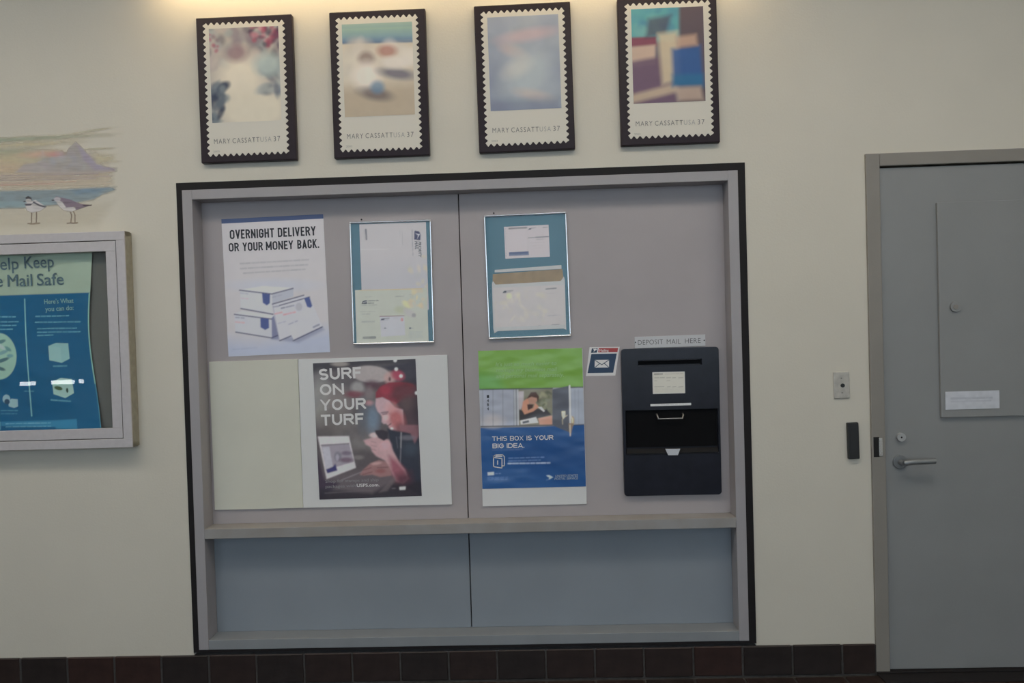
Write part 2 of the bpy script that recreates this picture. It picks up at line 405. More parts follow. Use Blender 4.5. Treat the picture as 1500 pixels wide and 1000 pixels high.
# ------------------------------------------------------------------ flat printing: colours laid on a fine mesh
def zoom(ox, oy, s):
    return lambda pts: [(ox + x/s, oy + y/s) for x, y in pts]
class Ink:
    def __init__(s, X, Y, base, L, alpha=1.0):
        s.X, s.Y, s.L = X, Y, L
        s.c = np.tile(np.array(lin(base)), (X.size, 1)); s.al = np.full(X.size, alpha)
    def mix(s, a, col):
        a = np.clip(a, 0, 1)
        s.c = s.c*(1-a[:, None]) + np.array(lin(col))*a[:, None]; s.al = s.al + (1-s.al)*a
    def poly(s, pts, col, soft=0.8, a=1.0):
        X, Y = s.X, s.Y; inside = np.zeros(X.size, bool); dist = np.full(X.size, 1e9)
        n = len(pts)
        for i in range(n):
            (x1, y1), (x2, y2) = pts[i], pts[(i+1) % n]
            dx, dy = x2-x1, y2-y1
            t = np.clip(((X-x1)*dx + (Y-y1)*dy) / max(dx*dx+dy*dy, 1e-9), 0, 1)
            dist = np.minimum(dist, np.hypot(X-x1-t*dx, Y-y1-t*dy))
            if y1 != y2:
                cr = ((y1 > Y) != (y2 > Y)) & (X < (x2-x1)*(Y-y1)/(y2-y1) + x1)
                inside ^= cr
        sd = np.where(inside, dist, -dist)
        s.mix(a*np.clip(0.5 + sd/soft, 0, 1), col)
    def ell(s, cx, cy, rx, ry, col, soft=0.3, a=1.0, ang=0.0):
        c, q = math.cos(math.radians(ang)), math.sin(math.radians(ang))
        u = ((s.X-cx)*c + (s.Y-cy)*q)/rx; v = (-(s.X-cx)*q + (s.Y-cy)*c)/ry
        r = np.hypot(u, v)
        s.mix(a*np.clip((1 + soft/2 - r)/max(soft, 1e-3), 0, 1), col)
    def line(s, p, q, w, col, a=1.0):
        dx, dy = q[0]-p[0], q[1]-p[1]
        t = np.clip(((s.X-p[0])*dx + (s.Y-p[1])*dy)/max(dx*dx+dy*dy, 1e-9), 0, 1)
        d = np.hypot(s.X-p[0]-t*dx, s.Y-p[1]-t*dy)
        s.mix(a*np.clip(0.5 + (w/2-d)/0.7, 0, 1), col)
    def words(s, p, q, h, col, a=0.6, seed=1):
        """a line of print too small to read: broken strokes"""
        r = np.random.RandomState(seed); L = math.hypot(q[0]-p[0], q[1]-p[1]); t = 0
        while t < L:
            w = r.uniform(3, 9); e = min(L, t+w)
            f, g = t/L, e/L
            s.line((p[0]+(q[0]-p[0])*f, p[1]+(q[1]-p[1])*f), (p[0]+(q[0]-p[0])*g, p[1]+(q[1]-p[1])*g), h, col, a*r.uniform(.7, 1))
            t = e + r.uniform(1.7, 2.6)
    def noise(s, scale, amp, seed=3, sx=1.0):
        n = vnoise(s.X*sx/scale, s.Y/scale, seed)
        s.c *= (1 + amp*(n[:, None]-0.5)*2)
def vnoise(x, y, seed):
    r = np.random.RandomState(seed); T = r.rand(64, 64)
    xi, yi = np.floor(x).astype(int), np.floor(y).astype(int); fx, fy = x-xi, y-yi
    fx, fy = fx*fx*(3-2*fx), fy*fy*(3-2*fy)
    g = lambda a, b: T[a % 64, b % 64]
    return (g(xi, yi)*(1-fx)+g(xi+1, yi)*fx)*(1-fy) + (g(xi, yi+1)*(1-fx)+g(xi+1, yi+1)*fx)*fy
def printed(name, R, paint, base, L, material, parent, d=0.001, step=0.9, area=None, bend=None, alpha=1.0, blur=0, cast=(1.0, 1.05, 1.09)):
    """a printed surface: area = (u0,u1,v0,v1) of the rectangle R, default all of it"""
    u0, u1, v0, v1 = area or (-R.w/2, R.w/2, -R.h/2, R.h/2)
    k = 3.3/F_PX*step
    nx, ny = max(2, int((u1-u0)/k)), max(2, int((v1-v0)/k))
    U, V = np.meshgrid(np.linspace(u0, u1, nx+1), np.linspace(v0, v1, ny+1))
    U, V = U.ravel(), V.ravel()
    X, Y = R.px(U, V)
    ink = Ink(X, Y, base, L, alpha); paint(ink)
    D = np.full(U.size, d)
    if bend is not None: U, D, V = bend(U, D, V)
    co = np.stack([U, -D, V], 1)
    i = np.arange(nx*ny); r, c = i//nx, i % nx; a = r*(nx+1)+c
    fc = np.stack([a, a+1, a+nx+2, a+nx+1], 1)
    me = bpy.data.meshes.new(name)
    me.vertices.add(len(co)); me.vertices.foreach_set('co', co.ravel())
    me.loops.add(fc.size); me.loops.foreach_set('vertex_index', fc.ravel())
    me.polygons.add(len(fc)); me.polygons.foreach_set('loop_start', np.arange(0, fc.size, 4)); me.polygons.foreach_set('loop_total', np.full(len(fc), 4))
    me.update(calc_edges=True)
    me.polygons.foreach_set('use_smooth', np.ones(len(fc), bool))
    cc = ink.c
    for _ in range(blur):              # printed photographs are soft
        g_ = cc.reshape(ny+1, nx+1, 3)
        g_ = np.pad(g_, ((1, 1), (1, 1), (0, 0)), mode='edge')
        g_ = (g_[:-2]+2*g_[1:-1]+g_[2:])/4; g_ = (g_[:, :-2]+2*g_[:, 1:-1]+g_[:, 2:])/4
        cc = g_.reshape(-1, 3)
    at_ = me.color_attributes.new('ink', 'FLOAT_COLOR', 'POINT')
    col = np.concatenate([np.clip(cc/(L*np.array(cast)), 0, 0.85), ink.al[:, None]], 1)
    at_.data.foreach_set('color', col.astype(np.float32).ravel())
    me.materials.append(material)
    return link(bpy.data.objects.new(name, me), parent)
def sub(parent_rect, corners):
    return [parent_rect.loc(*c) for c in corners]
def hung(name, R, label, cat, group=None):
    return tag(empty(name, (R.c[0], R.y, R.c[1]), R.a), label, cat, group)

# ================================================================== THE SETTING
XL, XR, YB, ZC = -7.5, 3.6, -7.2, 3.35
REC = dict(xl=-1.4761, xr=0.8422, zt=2.114-FLOOR, zb=0.1659-FLOOR, xli=-1.4339, xri=0.801, zti=2.0735-FLOOR, zbi=0.2072-FLOOR, dep=0.087)
HX0, HX1, HZ0, HZ1 = REC['xl']-0.024, REC['xr']+0.030, REC['zb']-0.012, REC['zt']+0.031
DX0, DX1, DZ = 1.3592, 2.42, 2.1607-FLOOR
zb0 = 0.122
wall = boxes('wall_front', [
    (XL, HX0, 0, 0.16, zb0, ZC), (HX0, HX1, 0, 0.16, HZ1, ZC), (HX1, DX0, 0, 0.16, zb0, ZC),
    (DX0, DX1, 0, 0.16, DZ, ZC), (DX1, XR, 0, 0.16, zb0, ZC)], M['wall'])
tag(wall, kind='structure')
tag(boxes('wall_left', [(XL-0.15, XL, YB, 0.16, 0, ZC)], M['wall']), kind='structure')
tag(boxes('wall_right', [(XR, XR+0.15, YB, 0.16, 0, ZC)], M['wall']), kind='structure')
WX0, WX1, WZ0, WZ1 = -4.6, 3.3, 1.1, 3.1
tag(boxes('wall_back', [(XL, WX0, YB-0.15, YB, 0, ZC), (WX1, XR, YB-0.15, YB, 0, ZC), (WX0, WX1, YB-0.15, YB, 0, WZ0), (WX0, WX1, YB-0.15, YB, WZ1, ZC)], M['wall']), kind='structure')
w = tag(empty('window_1', ((WX0+WX1)/2, YB, WZ0)), kind='structure')
hw = (WX1-WX0)/2
boxes('window_frame', [(-hw, hw, -0.1, -0.04, 0, 0.05), (-hw, hw, -0.1, -0.04, WZ1-WZ0-0.05, WZ1-WZ0)] +
      [(x-0.03, x+0.03, -0.1, -0.04, 0.05, WZ1-WZ0-0.05) for x in np.linspace(-hw+0.03, hw-0.03, 5)], M['black'], w)
xs = np.linspace(-hw+0.03, hw-0.03, 5)
for i in range(4):
    boxes('pane', [(xs[i]+0.03, xs[i+1]-0.03, -0.075, -0.07, 0.05, WZ1-WZ0-0.05)], M['glass'], w)
tag(boxes('ceiling', [(XL, XR, YB, 0.16, ZC, ZC+0.1)], M['ceiling']), kind='structure')

# tiled floor and tiled base
fl = tag(boxes('floor', [(XL, XR, YB, 0.16, -0.12, -0.006)], M['grout']), kind='structure')
P = 0.2042
jx0 = at(657.6, 965, 0)[0]
tile_me = {}
def tile(parent, x0, x1, y0, y1, z0, z1, k, name='tile'):
    key = (round(x1-x0, 4), round(y1-y0, 4), round(z1-z0, 4), k)
    if key not in tile_me:
        o = boxes(name, [(0, x1-x0, 0, y1-y0, 0, z1-z0)], M['tile'][k], parent, 0.0)
        bm = bmesh.new(); bm.from_mesh(o.data); bmesh.ops.bevel(bm, geom=bm.edges[:], offset=0.003, segments=1, affect='EDGES'); bm.to_mesh(o.data); bm.free()
        tile_me[key] = o.data
    else:
        o = link(bpy.data.objects.new(name, tile_me[key]), parent)
    o.location = (x0, y0, z0); return o
for r in range(3):
    for i in range(-10, 13):
        x = jx0 + i*P
        tile(fl, x+0.004, x+P-0.004, -0.02-(r+1)*P, -0.028-r*P, -0.008, random.uniform(-0.0005, 0.0008), random.choice((0, 0, 1, 2)))
tag(boxes('floor_far_tiles', [(XL, XR, YB, -0.02-3*P, -0.006, 0.0)], M['tile'][0], fl), kind='stuff')
bb = tag(boxes('baseboard_front', [(XL, DX0, -0.0105, 0.06, -0.006, zb0+0.0)], M['grout']), kind='structure')
for i in range(-12, 11):
    x = jx0 + i*P
    x1 = min(x+P-0.004, DX0-0.004)
    top = zb0 + 0.003
    if x1 - x > 0.03:
        tile(bb, x+0.004, x1, -0.014+random.uniform(-0.001, 0.001), -0.001, 0.003, top + random.uniform(-0.001, 0.001), random.choice((0, 0, 1, 2)))
tag(boxes('baseboard_right', [(DX1, XR, -0.014, 0.0, 0, zb0)], M['tile'][0]), kind='structure')

# black trim around the recess
tr = tag(empty('trim_1', (0, 0, HZ0)), kind='structure')
z_ = lambda v: v - HZ0
boxes('trim_strip', [(HX0, HX1, -0.004, 0.10, z_(REC['zt']), z_(HZ1))], M['black'], tr)
boxes('trim_strip', [(HX0, HX1, -0.004, 0.10, z_(HZ0), z_(REC['zb']))], M['black'], tr)
boxes('trim_strip', [(HX0, REC['xl'], -0.004, 0.10, z_(REC['zb']), z_(REC['zt']))], M['black'], tr)
boxes('trim_strip', [(REC['xr'], HX1, -0.004, 0.10, z_(REC['zb']), z_(REC['zt']))], M['black'], tr)

# ================================================================== grey shuttered counter
zs1 = at(690, 766.5, -0.004)[1]; zs0 = at(690, 781, -0.004)[1]
xm = at(678, 500, REC['dep'])[0]
cn = tag(empty('service_counter', ((REC['xl']+REC['xr'])/2, 0, REC['zb'])),
         'wide grey service counter bay with narrow shelf and flat panels, edged in black', 'counter')
ox, oz = (REC['xl']+REC['xr'])/2, REC['zb']
def cb(name, x0, x1, y0, y1, z0, z1, m_, bev=0.0015):
    return boxes(name, [(x0-ox, x1-ox, y0, y1, z0-oz, z1-oz)], m_, cn, bev)
d = REC['dep']
cb('jamb', REC['xl'], REC['xli'], -0.006, d+0.012, REC['zb'], REC['zt'], M['grey'])
cb('jamb', REC['xri'], REC['xr'], -0.006, d+0.012, REC['zb'], REC['zt'], M['grey'])
cb('header', REC['xli'], REC['xri'], -0.005, d+0.012, REC['zti'], REC['zt'], M['grey'])
cb('sill', REC['xli'], REC['xri'], -0.005, d+0.012, REC['zb'], REC['zbi'], mat('sill_paint', (0.27, 0.285, 0.30), 0.5, noise=0.08, nscale=8))
cb('shelf', REC['xli'], REC['xri'], -0.004, d+0.012, zs0, zs1, M['shelfpaint'])
g = 0.0022
cb('back_panel', REC['xli'], xm-g, d, d+0.012, zs1, REC['zti'], M['panel'], 0.001)
cb('back_panel', xm+g, REC['xri'], d, d+0.012, zs1, REC['zti'], M['panel'], 0.001)
o = cb('lower_panel', REC['xli'], xm-g, d, d+0.012, REC['zbi'], zs0, M['lowpanel'], 0.002); o['label'] = 'bluish grey lower panel left of the seam'
o = cb('lower_panel', xm+g, REC['xri'], d, d+0.012, REC['zbi'], zs0, M['lowpanel'], 0.002); o['label'] = 'bluish grey lower panel right of the seam'
cb('backing', REC['xl'], REC['xr'], d+0.012, d+0.03, REC['zb'], REC['zt'], M['gap'], 0)

# ================================================================== door
zdi = 2.1094-FLOOR; dxi = 1.4152
dr = tag(empty('door_1', (DX0, 0, 0)), kind='structure')
X = lambda v: v - DX0
fy0, fy1 = -0.012, 0.13
dxo = DX1 - 0.056
boxes('door_frame', [(0, X(dxi), fy0, fy1, 0, DZ), (X(dxo), X(DX1), fy0, fy1, 0, DZ), (X(dxi), X(dxo), fy0, fy1, zdi, DZ)], M['doorframe'], dr, 0.003)
boxes('door_leaf', [(X(dxi)+0.004, X(dxo)-0.004, 0.004, 0.05, 0.013, zdi-0.006)], M['door'], dr, 0.002)
boxes('door_stop', [(X(dxi)-0.0, X(dxi)+0.02, 0.051, 0.12, 0, zdi), (X(dxi), X(dxo), 0.051, 0.12, zdi-0.02, zdi), (X(dxi), X(dxo), 0.06, 0.13, 0.0, zdi-0.02)], M['gap'], dr)
boxes('threshold', [(0.0, X(DX1), -0.10, 0.13, 0.0, 0.006), (0.0, X(DX1), -0.02, 0.13, 0.006, 0.0115)], M['black'], dr, 0.002)
hx, hz1 = at(1371, 297, 0.0); _, hz0 = at(1378, 611.5, -0.006)
boxes('hatch_panel', [(X(hx), X(dxo)-0.09, -0.010, 0.004, hz0, hz1)], M['door'], dr, 0.002)
def disc(name, px, py, r, y0, y1, m_, parent, ox_=DX0, oz_=0, n=28):
    cx, cz = at(px, py, y1)
    V = []
    prism_o = prism(name, circle(cx-ox_, cz-oz_, r, n), -y0, -y1, m_, parent, 0.0012)
    return prism_o
o = disc('hatch_lock', 1400.5, 449, 0.0215, -0.010, -0.019, M['door'], dr)
k = disc('keyhole_core', 1400.5, 449.5, 0.010, -0.019, -0.022, M['doorframe'], dr); 
k = disc('deadbolt', 1321, 640.5, 0.0175, 0.004, -0.012, mat('painted_cylinder', (0.42, 0.43, 0.44), 0.35, 0.2), dr); k['label'] = 'round metal deadbolt cylinder'
kc = disc('keyway', 1321, 640.5, 0.0035, -0.012, -0.0135, M['gap'], dr)
# name plate on the hatch
R = Rect([(1384, 574), (1463.5, 571), (1463.5, 598), (1385, 599.5)], -0.010)
pl = empty('label_plate', (R.c[0]-DX0, -0.010, R.c[1]), R.a, dr); pl['label'] = 'pale worn label plate with an unreadable line of print'
boxes('plate', [(-R.w/2, R.w/2, -0.002, 0, -R.h/2, R.h/2)], mat('label_plastic', (0.42, 0.44, 0.47), 0.5, noise=0.12, nscale=30), pl)
def paint_plate(k):
    k.noise(5, 0.06); k.words((1393, 583.5), (1452, 582), 3.2, (125, 130, 140), 0.75, 4); k.words((1393, 588), (1450, 586.5), 2.5, (128, 132, 142), 0.6, 9)
printed('print', R, paint_plate, (143, 148, 156), 0.44, M['print'], pl, 0.0024)
# lever handle
hx_, hz_ = at(1320, 677, -0.01)
handle = empty('lever_handle', (hx_-DX0, 0.004, hz_), 0, dr)
hm = mat('satin_handle_metal', (0.26, 0.275, 0.285), 0.38, 0.45, noise=0.1, nscale=30)
prism('rose', circle(0, 0, 0.029, 32), 0, 0.009, hm, handle, 0.002)
prism('neck', circle(0, 0, 0.011, 20), 0.009, 0.045, hm, handle, 0.001)
lev = [(-0.004, -0.052, 0.004), (0.006, -0.056, 0.006), (0.03, -0.056, 0.008), (0.118, -0.054, 0.010)]
tube('lever', lev, 0.0115, hm, handle)
# strike plate set in the left jamb
sx, sz = at(1286.5, 654.5, -0.012)
st = empty('strike', (sx-DX0, -0.012, sz), 0, dr)
boxes('strike_opening', [(-0.019, 0.004, -0.0012, 0.0, -0.041, 0.041)], M['gap'], st)
boxes('strike_plate', [(0.002, 0.017, -0.0035, 0.0, -0.038, 0.038)], M['bright'], st, 0.002)

# ================================================================== wall lights above the plaques, ceiling panels
x0_, zt_ = at(430, -60, -0.09)
for i in range(2):
    t = tag(empty('wall_light', (x0_ - 0.61 + 0.0 + i*1.26 + 0.61, 0, zt_)),
            ['fluorescent strip light on the wall over the two left stamp plaques', 'fluorescent strip light on the wall over the two right stamp plaques'][i], 'light', 'strip lights above the stamp plaques')
    boxes('housing', [(-0.62, 0.62, -0.16, 0.0, 0.05, 0.10), (-0.62, -0.605, -0.16, 0.0, -0.02, 0.05), (0.605, 0.62, -0.16, 0.0, -0.02, 0.05)], M['enamel'], t, 0.002)
    boxes('valance', [(-0.62, 0.62, -0.175, -0.16, -0.015, 0.10)], M['enamel'], t, 0.002)
    tube('lamp_tube', [(-0.6, -0.09, 0.02), (0.6, -0.09, 0.02)], 0.013, M['tube'], t)
for (x, y, lb) in ((-5.2, -2.2, 'leftmost of the near row'), (-2.4, -2.2, 'second from left in the near row'), (0.4, -2.2, 'third from left in the near row'), (2.6, -2.2, 'rightmost of the near row'),
                   (-5.2, -5.0, 'leftmost of the window row'), (-2.4, -5.0, 'second from left in the window row'), (0.4, -5.0, 'third from left in the window row'), (2.6, -5.0, 'rightmost of the window row')):
    t = tag(empty('ceiling_light', (x, y, ZC)), 'square recessed ceiling light panel, ' + lb, 'light', 'ceiling light panels')
    boxes('frame', [(-0.32, 0.32, -0.32, -0.30, -0.02, 0), (-0.32, 0.32, 0.30, 0.32, -0.02, 0), (-0.32, -0.30, -0.3, 0.3, -0.02, 0), (0.30, 0.32, -0.3, 0.3, -0.02, 0)], M['enamel'], t)
    boxes('diffuser', [(-0.3, 0.3, -0.3, 0.3, -0.012, -0.004)], M['lamp'], t)

for x, w_ in ((-3.9, 'left'), (-1.4, 'middle'), (1.1, 'right')):  # unseen lights added for a stronger fall-off down the wall
    t = tag(empty('added_wash_light', (x, -1.5, ZC)), 'added long ceiling light that brightens the upper wall, %s one of three' % w_, 'light', 'added wall-wash lights')
    boxes('frame', [(-1.1, 1.1, -0.26, -0.245, -0.02, 0), (-1.1, 1.1, 0.245, 0.26, -0.02, 0), (-1.1, -1.085, -0.245, 0.245, -0.02, 0), (1.085, 1.1, -0.245, 0.245, -0.02, 0)], M['enamel'], t)
    boxes('diffuser', [(-1.085, 1.085, -0.245, 0.245, -0.012, -0.004)], M['wash'], t)
# glowing strips made up so the case glass mirrors them as white dashes
def mirror(px, py, yg=-0.05):
    x, z = at(px, py, yg); f = (yg - YB - 0.05)/(DIST + yg)
    return x + (x - CAM[0])*f, z + (z - CAM[2])*f
for (a, b, w_) in (((29, 563), (52, 560.5), 'left'), ((75, 560.5), (109, 558.5), 'middle'), ((115.5, 558.5), (122, 558), 'right')):
    (xa, za), (xb, zb_) = mirror(*a), mirror(*b)
    t = tag(empty('reflection_strip', ((xa+xb)/2, YB, (za+zb_)/2)), 'made-up glowing strip behind the viewer, mirrored as a white dash in the case glass, %s one' % w_, 'light', 'made-up reflection strips on the far wall')
    boxes('housing', [(-abs(xb-xa)/2-0.01, abs(xb-xa)/2+0.01, 0, 0.045, -0.035, 0.035)], M['enamel'], t, 0.003)
    boxes('diffuser', [(-abs(xb-xa)/2, abs(xb-xa)/2, 0.045, 0.05, -0.026, 0.026)], M['strip'], t)

# ================================================================== the four stamp plaques
GS = 'framed postage stamp plaques in a row above the counter'
def stamp(outer, white, pic, tx, yr, paint, base, label, L=0.75):
    R = Rect(outer, -0.028)
    t = empty('stamp_plaque', (R.c[0], 0.0, R.c[1]), R.a); tag(t, label, 'plaque', GS)
    b = boxes('board', [(-R.w/2, R.w/2, -0.028, 0.0, -R.h/2, R.h/2)], M['lacquer'], t, 0.004)
    # perforated sheet
    W = np.array(sub(R, white)); cx, cz = W.mean(0); ww = (W[1, 0]-W[0, 0]+W[2, 0]-W[3, 0])/2; hh = (W[0, 1]-W[3, 1]+W[1, 1]-W[2, 1])/2
    amp = 0.0115; x0, x1, z0, z1 = cx-ww/2+amp, cx+ww/2-amp, cz-hh/2+amp, cz+hh/2-amp
    pts = []
    def edge(ax, ay, bx, by, nx_, ny_, n):
        for i in range(n*8):
            tt = i/(n*8); off = amp*(0.5+0.5*math.cos(2*math.pi*tt*n))**0.85
            pts.append((ax+(bx-ax)*tt+nx_*off, ay+(by-ay)*tt+ny_*off))
    edge(x0, z0, x1, z0, 0, -1, 13); edge(x1, z0, x1, z1, 1, 0, 21); edge(x1, z1, x0, z1, 0, 1, 13); edge(x0, z1, x0, z0, -1, 0, 21)
    prism('stamp_sheet', pts, 0.028, 0.030, M['stamp'], t)
    Q = np.array(sub(R, pic)); a = (Q[[0, 3], 0].mean(), Q[[1, 2], 0].mean(), Q[[2, 3], 1].mean(), Q[[0, 1], 1].mean())
    printed('picture', R, paint, base, L, M['print_satin'], t, 0.0306, 0.8, area=a, blur=2, cast=(1, 1.02, 1.0))
    (ax, ay), (bx, by) = tx
    # MARY CASSATT / USA / 37
    def P_(f): return (ax+(bx-ax)*f, ay+(by-ay)*f)
    text(t, R, 'MARY', P_(0), P_(0.243), 7.0, M['greyink'], 0.0306, -0.002, spacing=1.25)
    text(t, R, 'CASSATT', P_(0.278), P_(0.685), 7.0, M['greyink'], 0.0306, -0.002, spacing=1.25)
    text(t, R, 'USA', P_(0.70), P_(0.865), 7.0, M['paleink'], 0.0306, -0.006, spacing=1.25)
    text(t, R, '37', P_(0.90), P_(1.0), 7.4, M['greyink'], 0.0306, 0.0, spacing=1.2)
    text(t, R, '2003', yr, (yr[0]+9, yr[1]-0.4), 2.6, M['paleink'], 0.0306, 0.0)
    return t
def blob(k, seed, box, cols, n, r0, r1, a=0.7):
    r = np.random.RandomState(seed)
    for i in range(n):
        k.ell(r.uniform(box[0], box[1]), r.uniform(box[2], box[3]), r.uniform(r0, r1), r.uniform(r0, r1)*0.7, cols[r.randint(len(cols))], 0.9, a, r.uniform(0, 180))
# plain stand-ins: loose fields of colour only
def st1(k):
    blob(k, 1, (302, 412, 38, 100), [(120, 110, 118), (150, 150, 150), (95, 95, 100), (170, 160, 155), (140, 150, 150)], 60, 5, 14)
    blob(k, 2, (365, 410, 38, 68), [(140, 55, 80), (85, 50, 75), (60, 50, 70), (175, 120, 130), (150, 70, 90)], 36, 3, 7)
    blob(k, 3, (306, 320, 50, 75), [(150, 80, 100), (120, 100, 110)], 8, 2, 5)
    k.ell(352, 118, 34, 40, (205, 198, 180), 0.9); k.ell(372, 160, 55, 34, (198, 192, 174), 0.7)
    k.ell(345, 78, 16, 12, (125, 95, 105), 0.9, 0.75)
    blob(k, 4, (385, 412, 90, 135), [(85, 95, 115), (110, 120, 130), (160, 165, 160), (95, 100, 110)], 22, 5, 12)
    blob(k, 5, (308, 330, 125, 178), [(70, 80, 100), (50, 60, 80), (110, 120, 125), (85, 95, 105)], 30, 4, 10, 0.85)
    k.ell(392, 95, 20, 16, (165, 180, 175), 0.8, 0.8); k.noise(9, 0.02, 5)
def st2(k):
    for i in range(10): k.line((495, 36+i*2.8), (612, 32+i*2.8), 3.2, [(138, 162, 152), (132, 160, 152), (126, 156, 152), (132, 162, 150), (124, 156, 152), (120, 152, 152), (114, 148, 154), (108, 142, 154), (100, 132, 152), (92, 124, 150)][i], 0.9)
    k.line((500, 63.5), (606, 61), 3.5, (80, 105, 135), 0.9)
    k.poly([(490, 66), (615, 62), (620, 180), (490, 180)], (190, 182, 165), 2)
    k.poly([(490, 130), (615, 120), (620, 180), (490, 180)], (170, 158, 138), 22)
    blob(k, 11, (505, 604, 66, 110), [(200, 195, 180), (180, 175, 165), (205, 200, 190)], 20, 8, 20, 0.5)
    k.ell(537, 86, 12, 10, (110, 85, 80), 0.8, 0.7); k.ell(567, 75, 14, 9, (150, 85, 70), 0.8, 0.7); k.ell(537, 112, 20, 20, (212, 206, 196), 0.8, 0.9)
    k.ell(582, 108, 26, 8, (85, 85, 105), 0.9, 0.8, 8); k.ell(550, 138, 24, 9, (80, 72, 82), 0.9, 0.7, 10); k.ell(553, 128, 10, 9, (100, 130, 155), 0.8, 0.8); k.ell(580, 92, 22, 9, (205, 200, 192), 0.8, 0.8)
    k.noise(9, 0.02, 6)
def st3(k):
    k.poly([(700, 110), (830, 90), (830, 180), (700, 180)], (118, 124, 142), 60)
    blob(k, 21, (715, 822, 25, 160), [(140, 150, 158), (130, 138, 152), (148, 156, 160), (122, 130, 146)], 40, 10, 24, 0.4)
    k.ell(772, 52, 40, 9, (176, 156, 158), 1.0, 0.7, -10); k.ell(752, 76, 20, 8, (180, 158, 152), 1.0, 0.5, 20)
    k.ell(775, 112, 34, 40, (162, 172, 174), 1.0, 0.8, 15); k.ell(758, 100, 22, 12, (186, 184, 176), 1.0, 0.5, -30); k.ell(782, 140, 26, 8, (184, 168, 156), 1.0, 0.5, 12); k.poly([(714, 148), (822, 142), (824, 170), (714, 170)], (108, 116, 134), 12, 0.6)
    k.noise(9, 0.02, 7)
def st4(k):
    k.poly([(920, 5), (996, 5), (996, 60), (920, 62)], (75, 135, 140), 8)
    blob(k, 31, (925, 990, 12, 50), [(70, 125, 140), (100, 150, 145), (60, 110, 135)], 18, 6, 14, 0.5)
    k.poly([(920, 56), (962, 54), (962, 68), (920, 70)], (110, 60, 75), 3)
    k.poly([(996, 5), (1036, 5), (1036, 150), (996, 150)], (75, 65, 72), 6)
    k.poly([(922, 70), (960, 66), (960, 95), (922, 100)], (165, 145, 130), 4)
    k.poly([(920, 92), (972, 82), (992, 150), (920, 156)], (92, 72, 90), 7, 0.95); k.poly([(950, 28), (984, 22), (976, 52), (946, 56)], (62, 58, 76), 8, 0.8)
    k.poly([(964, 50), (992, 46), (998, 118), (970, 124)], (176, 164, 138), 9, 0.85); k.poly([(924, 140), (990, 122), (994, 134), (926, 152)], (168, 152, 130), 7, 0.8)
    k.poly([(984, 72), (1026, 66), (1030, 124), (986, 126)], (35, 75, 125), 8, 0.95); k.poly([(984, 110), (1030, 108), (1030, 128), (984, 128)], (25, 95, 125), 8, 0.6)
    k.poly([(990, 54), (1020, 50), (1022, 66), (992, 70)], (165, 138, 120), 7, 0.8); k.poly([(988, 128), (1026, 126), (1030, 146), (992, 148)], (160, 142, 128), 7, 0.8)
    k.noise(9, 0.03, 8)
stamp([(285.8, 26.2), (426, 20.5), (435.6, 234.6), (295.3, 238.4)], [(294.7, 34.3), (415, 28.6), (426, 224), (306.4, 231)],
      [(305.3, 42.2), (406.8, 38.8), (413.3, 176.8), (311.6, 179.6)], ((314.5, 210.5), (411.5, 207)), (313.5, 223), st1, (160, 155, 148),
      'leftmost black stamp plaque, picture with red blotches over a pale cream field', 0.72)
stamp([(481.9, 18.2), (622.8, 11.7), (629.3, 227), (489.2, 232.4)], [(490.5, 26), (611, 20.8), (620.2, 218), (498.8, 224)],
      [(500.9, 36.4), (603.6, 31.9), (608, 167.7), (505.3, 172)], ((508.5, 203.5), (606, 200.5)), (507, 216.2), st2, (170, 165, 150),
      'black stamp plaque second from the left, picture with a teal band over sandy ground', 0.72)
stamp([(693.9, 9), (835.5, 1.5), (842.4, 218), (702, 224.4)], [(703, 18.6), (826, 9.6), (834.6, 207.6), (711.6, 217)],
      [(714, 27), (818, 20.4), (822, 158.4), (718.5, 163.5)], ((721.5, 195), (820, 192)), (720, 208.3), st3, (138, 146, 158),
      'black stamp plaque third from the left, hazy blue grey picture with a pink smudge', 0.66)
stamp([(905, -1), (1050.6, -9), (1053.9, 207.6), (909, 214.5)], [(913.5, 6.6), (1041.6, -1), (1045, 197.4), (921, 205.5)],
      [(924.6, 14), (1030, 9.6), (1033.5, 148), (928, 152.4)], ((930.5, 185.5), (1031, 181.8)), (928, 198.6), st4, (90, 85, 95),
      'rightmost black stamp plaque, dark picture with teal corner and deep blue patch', 0.6)

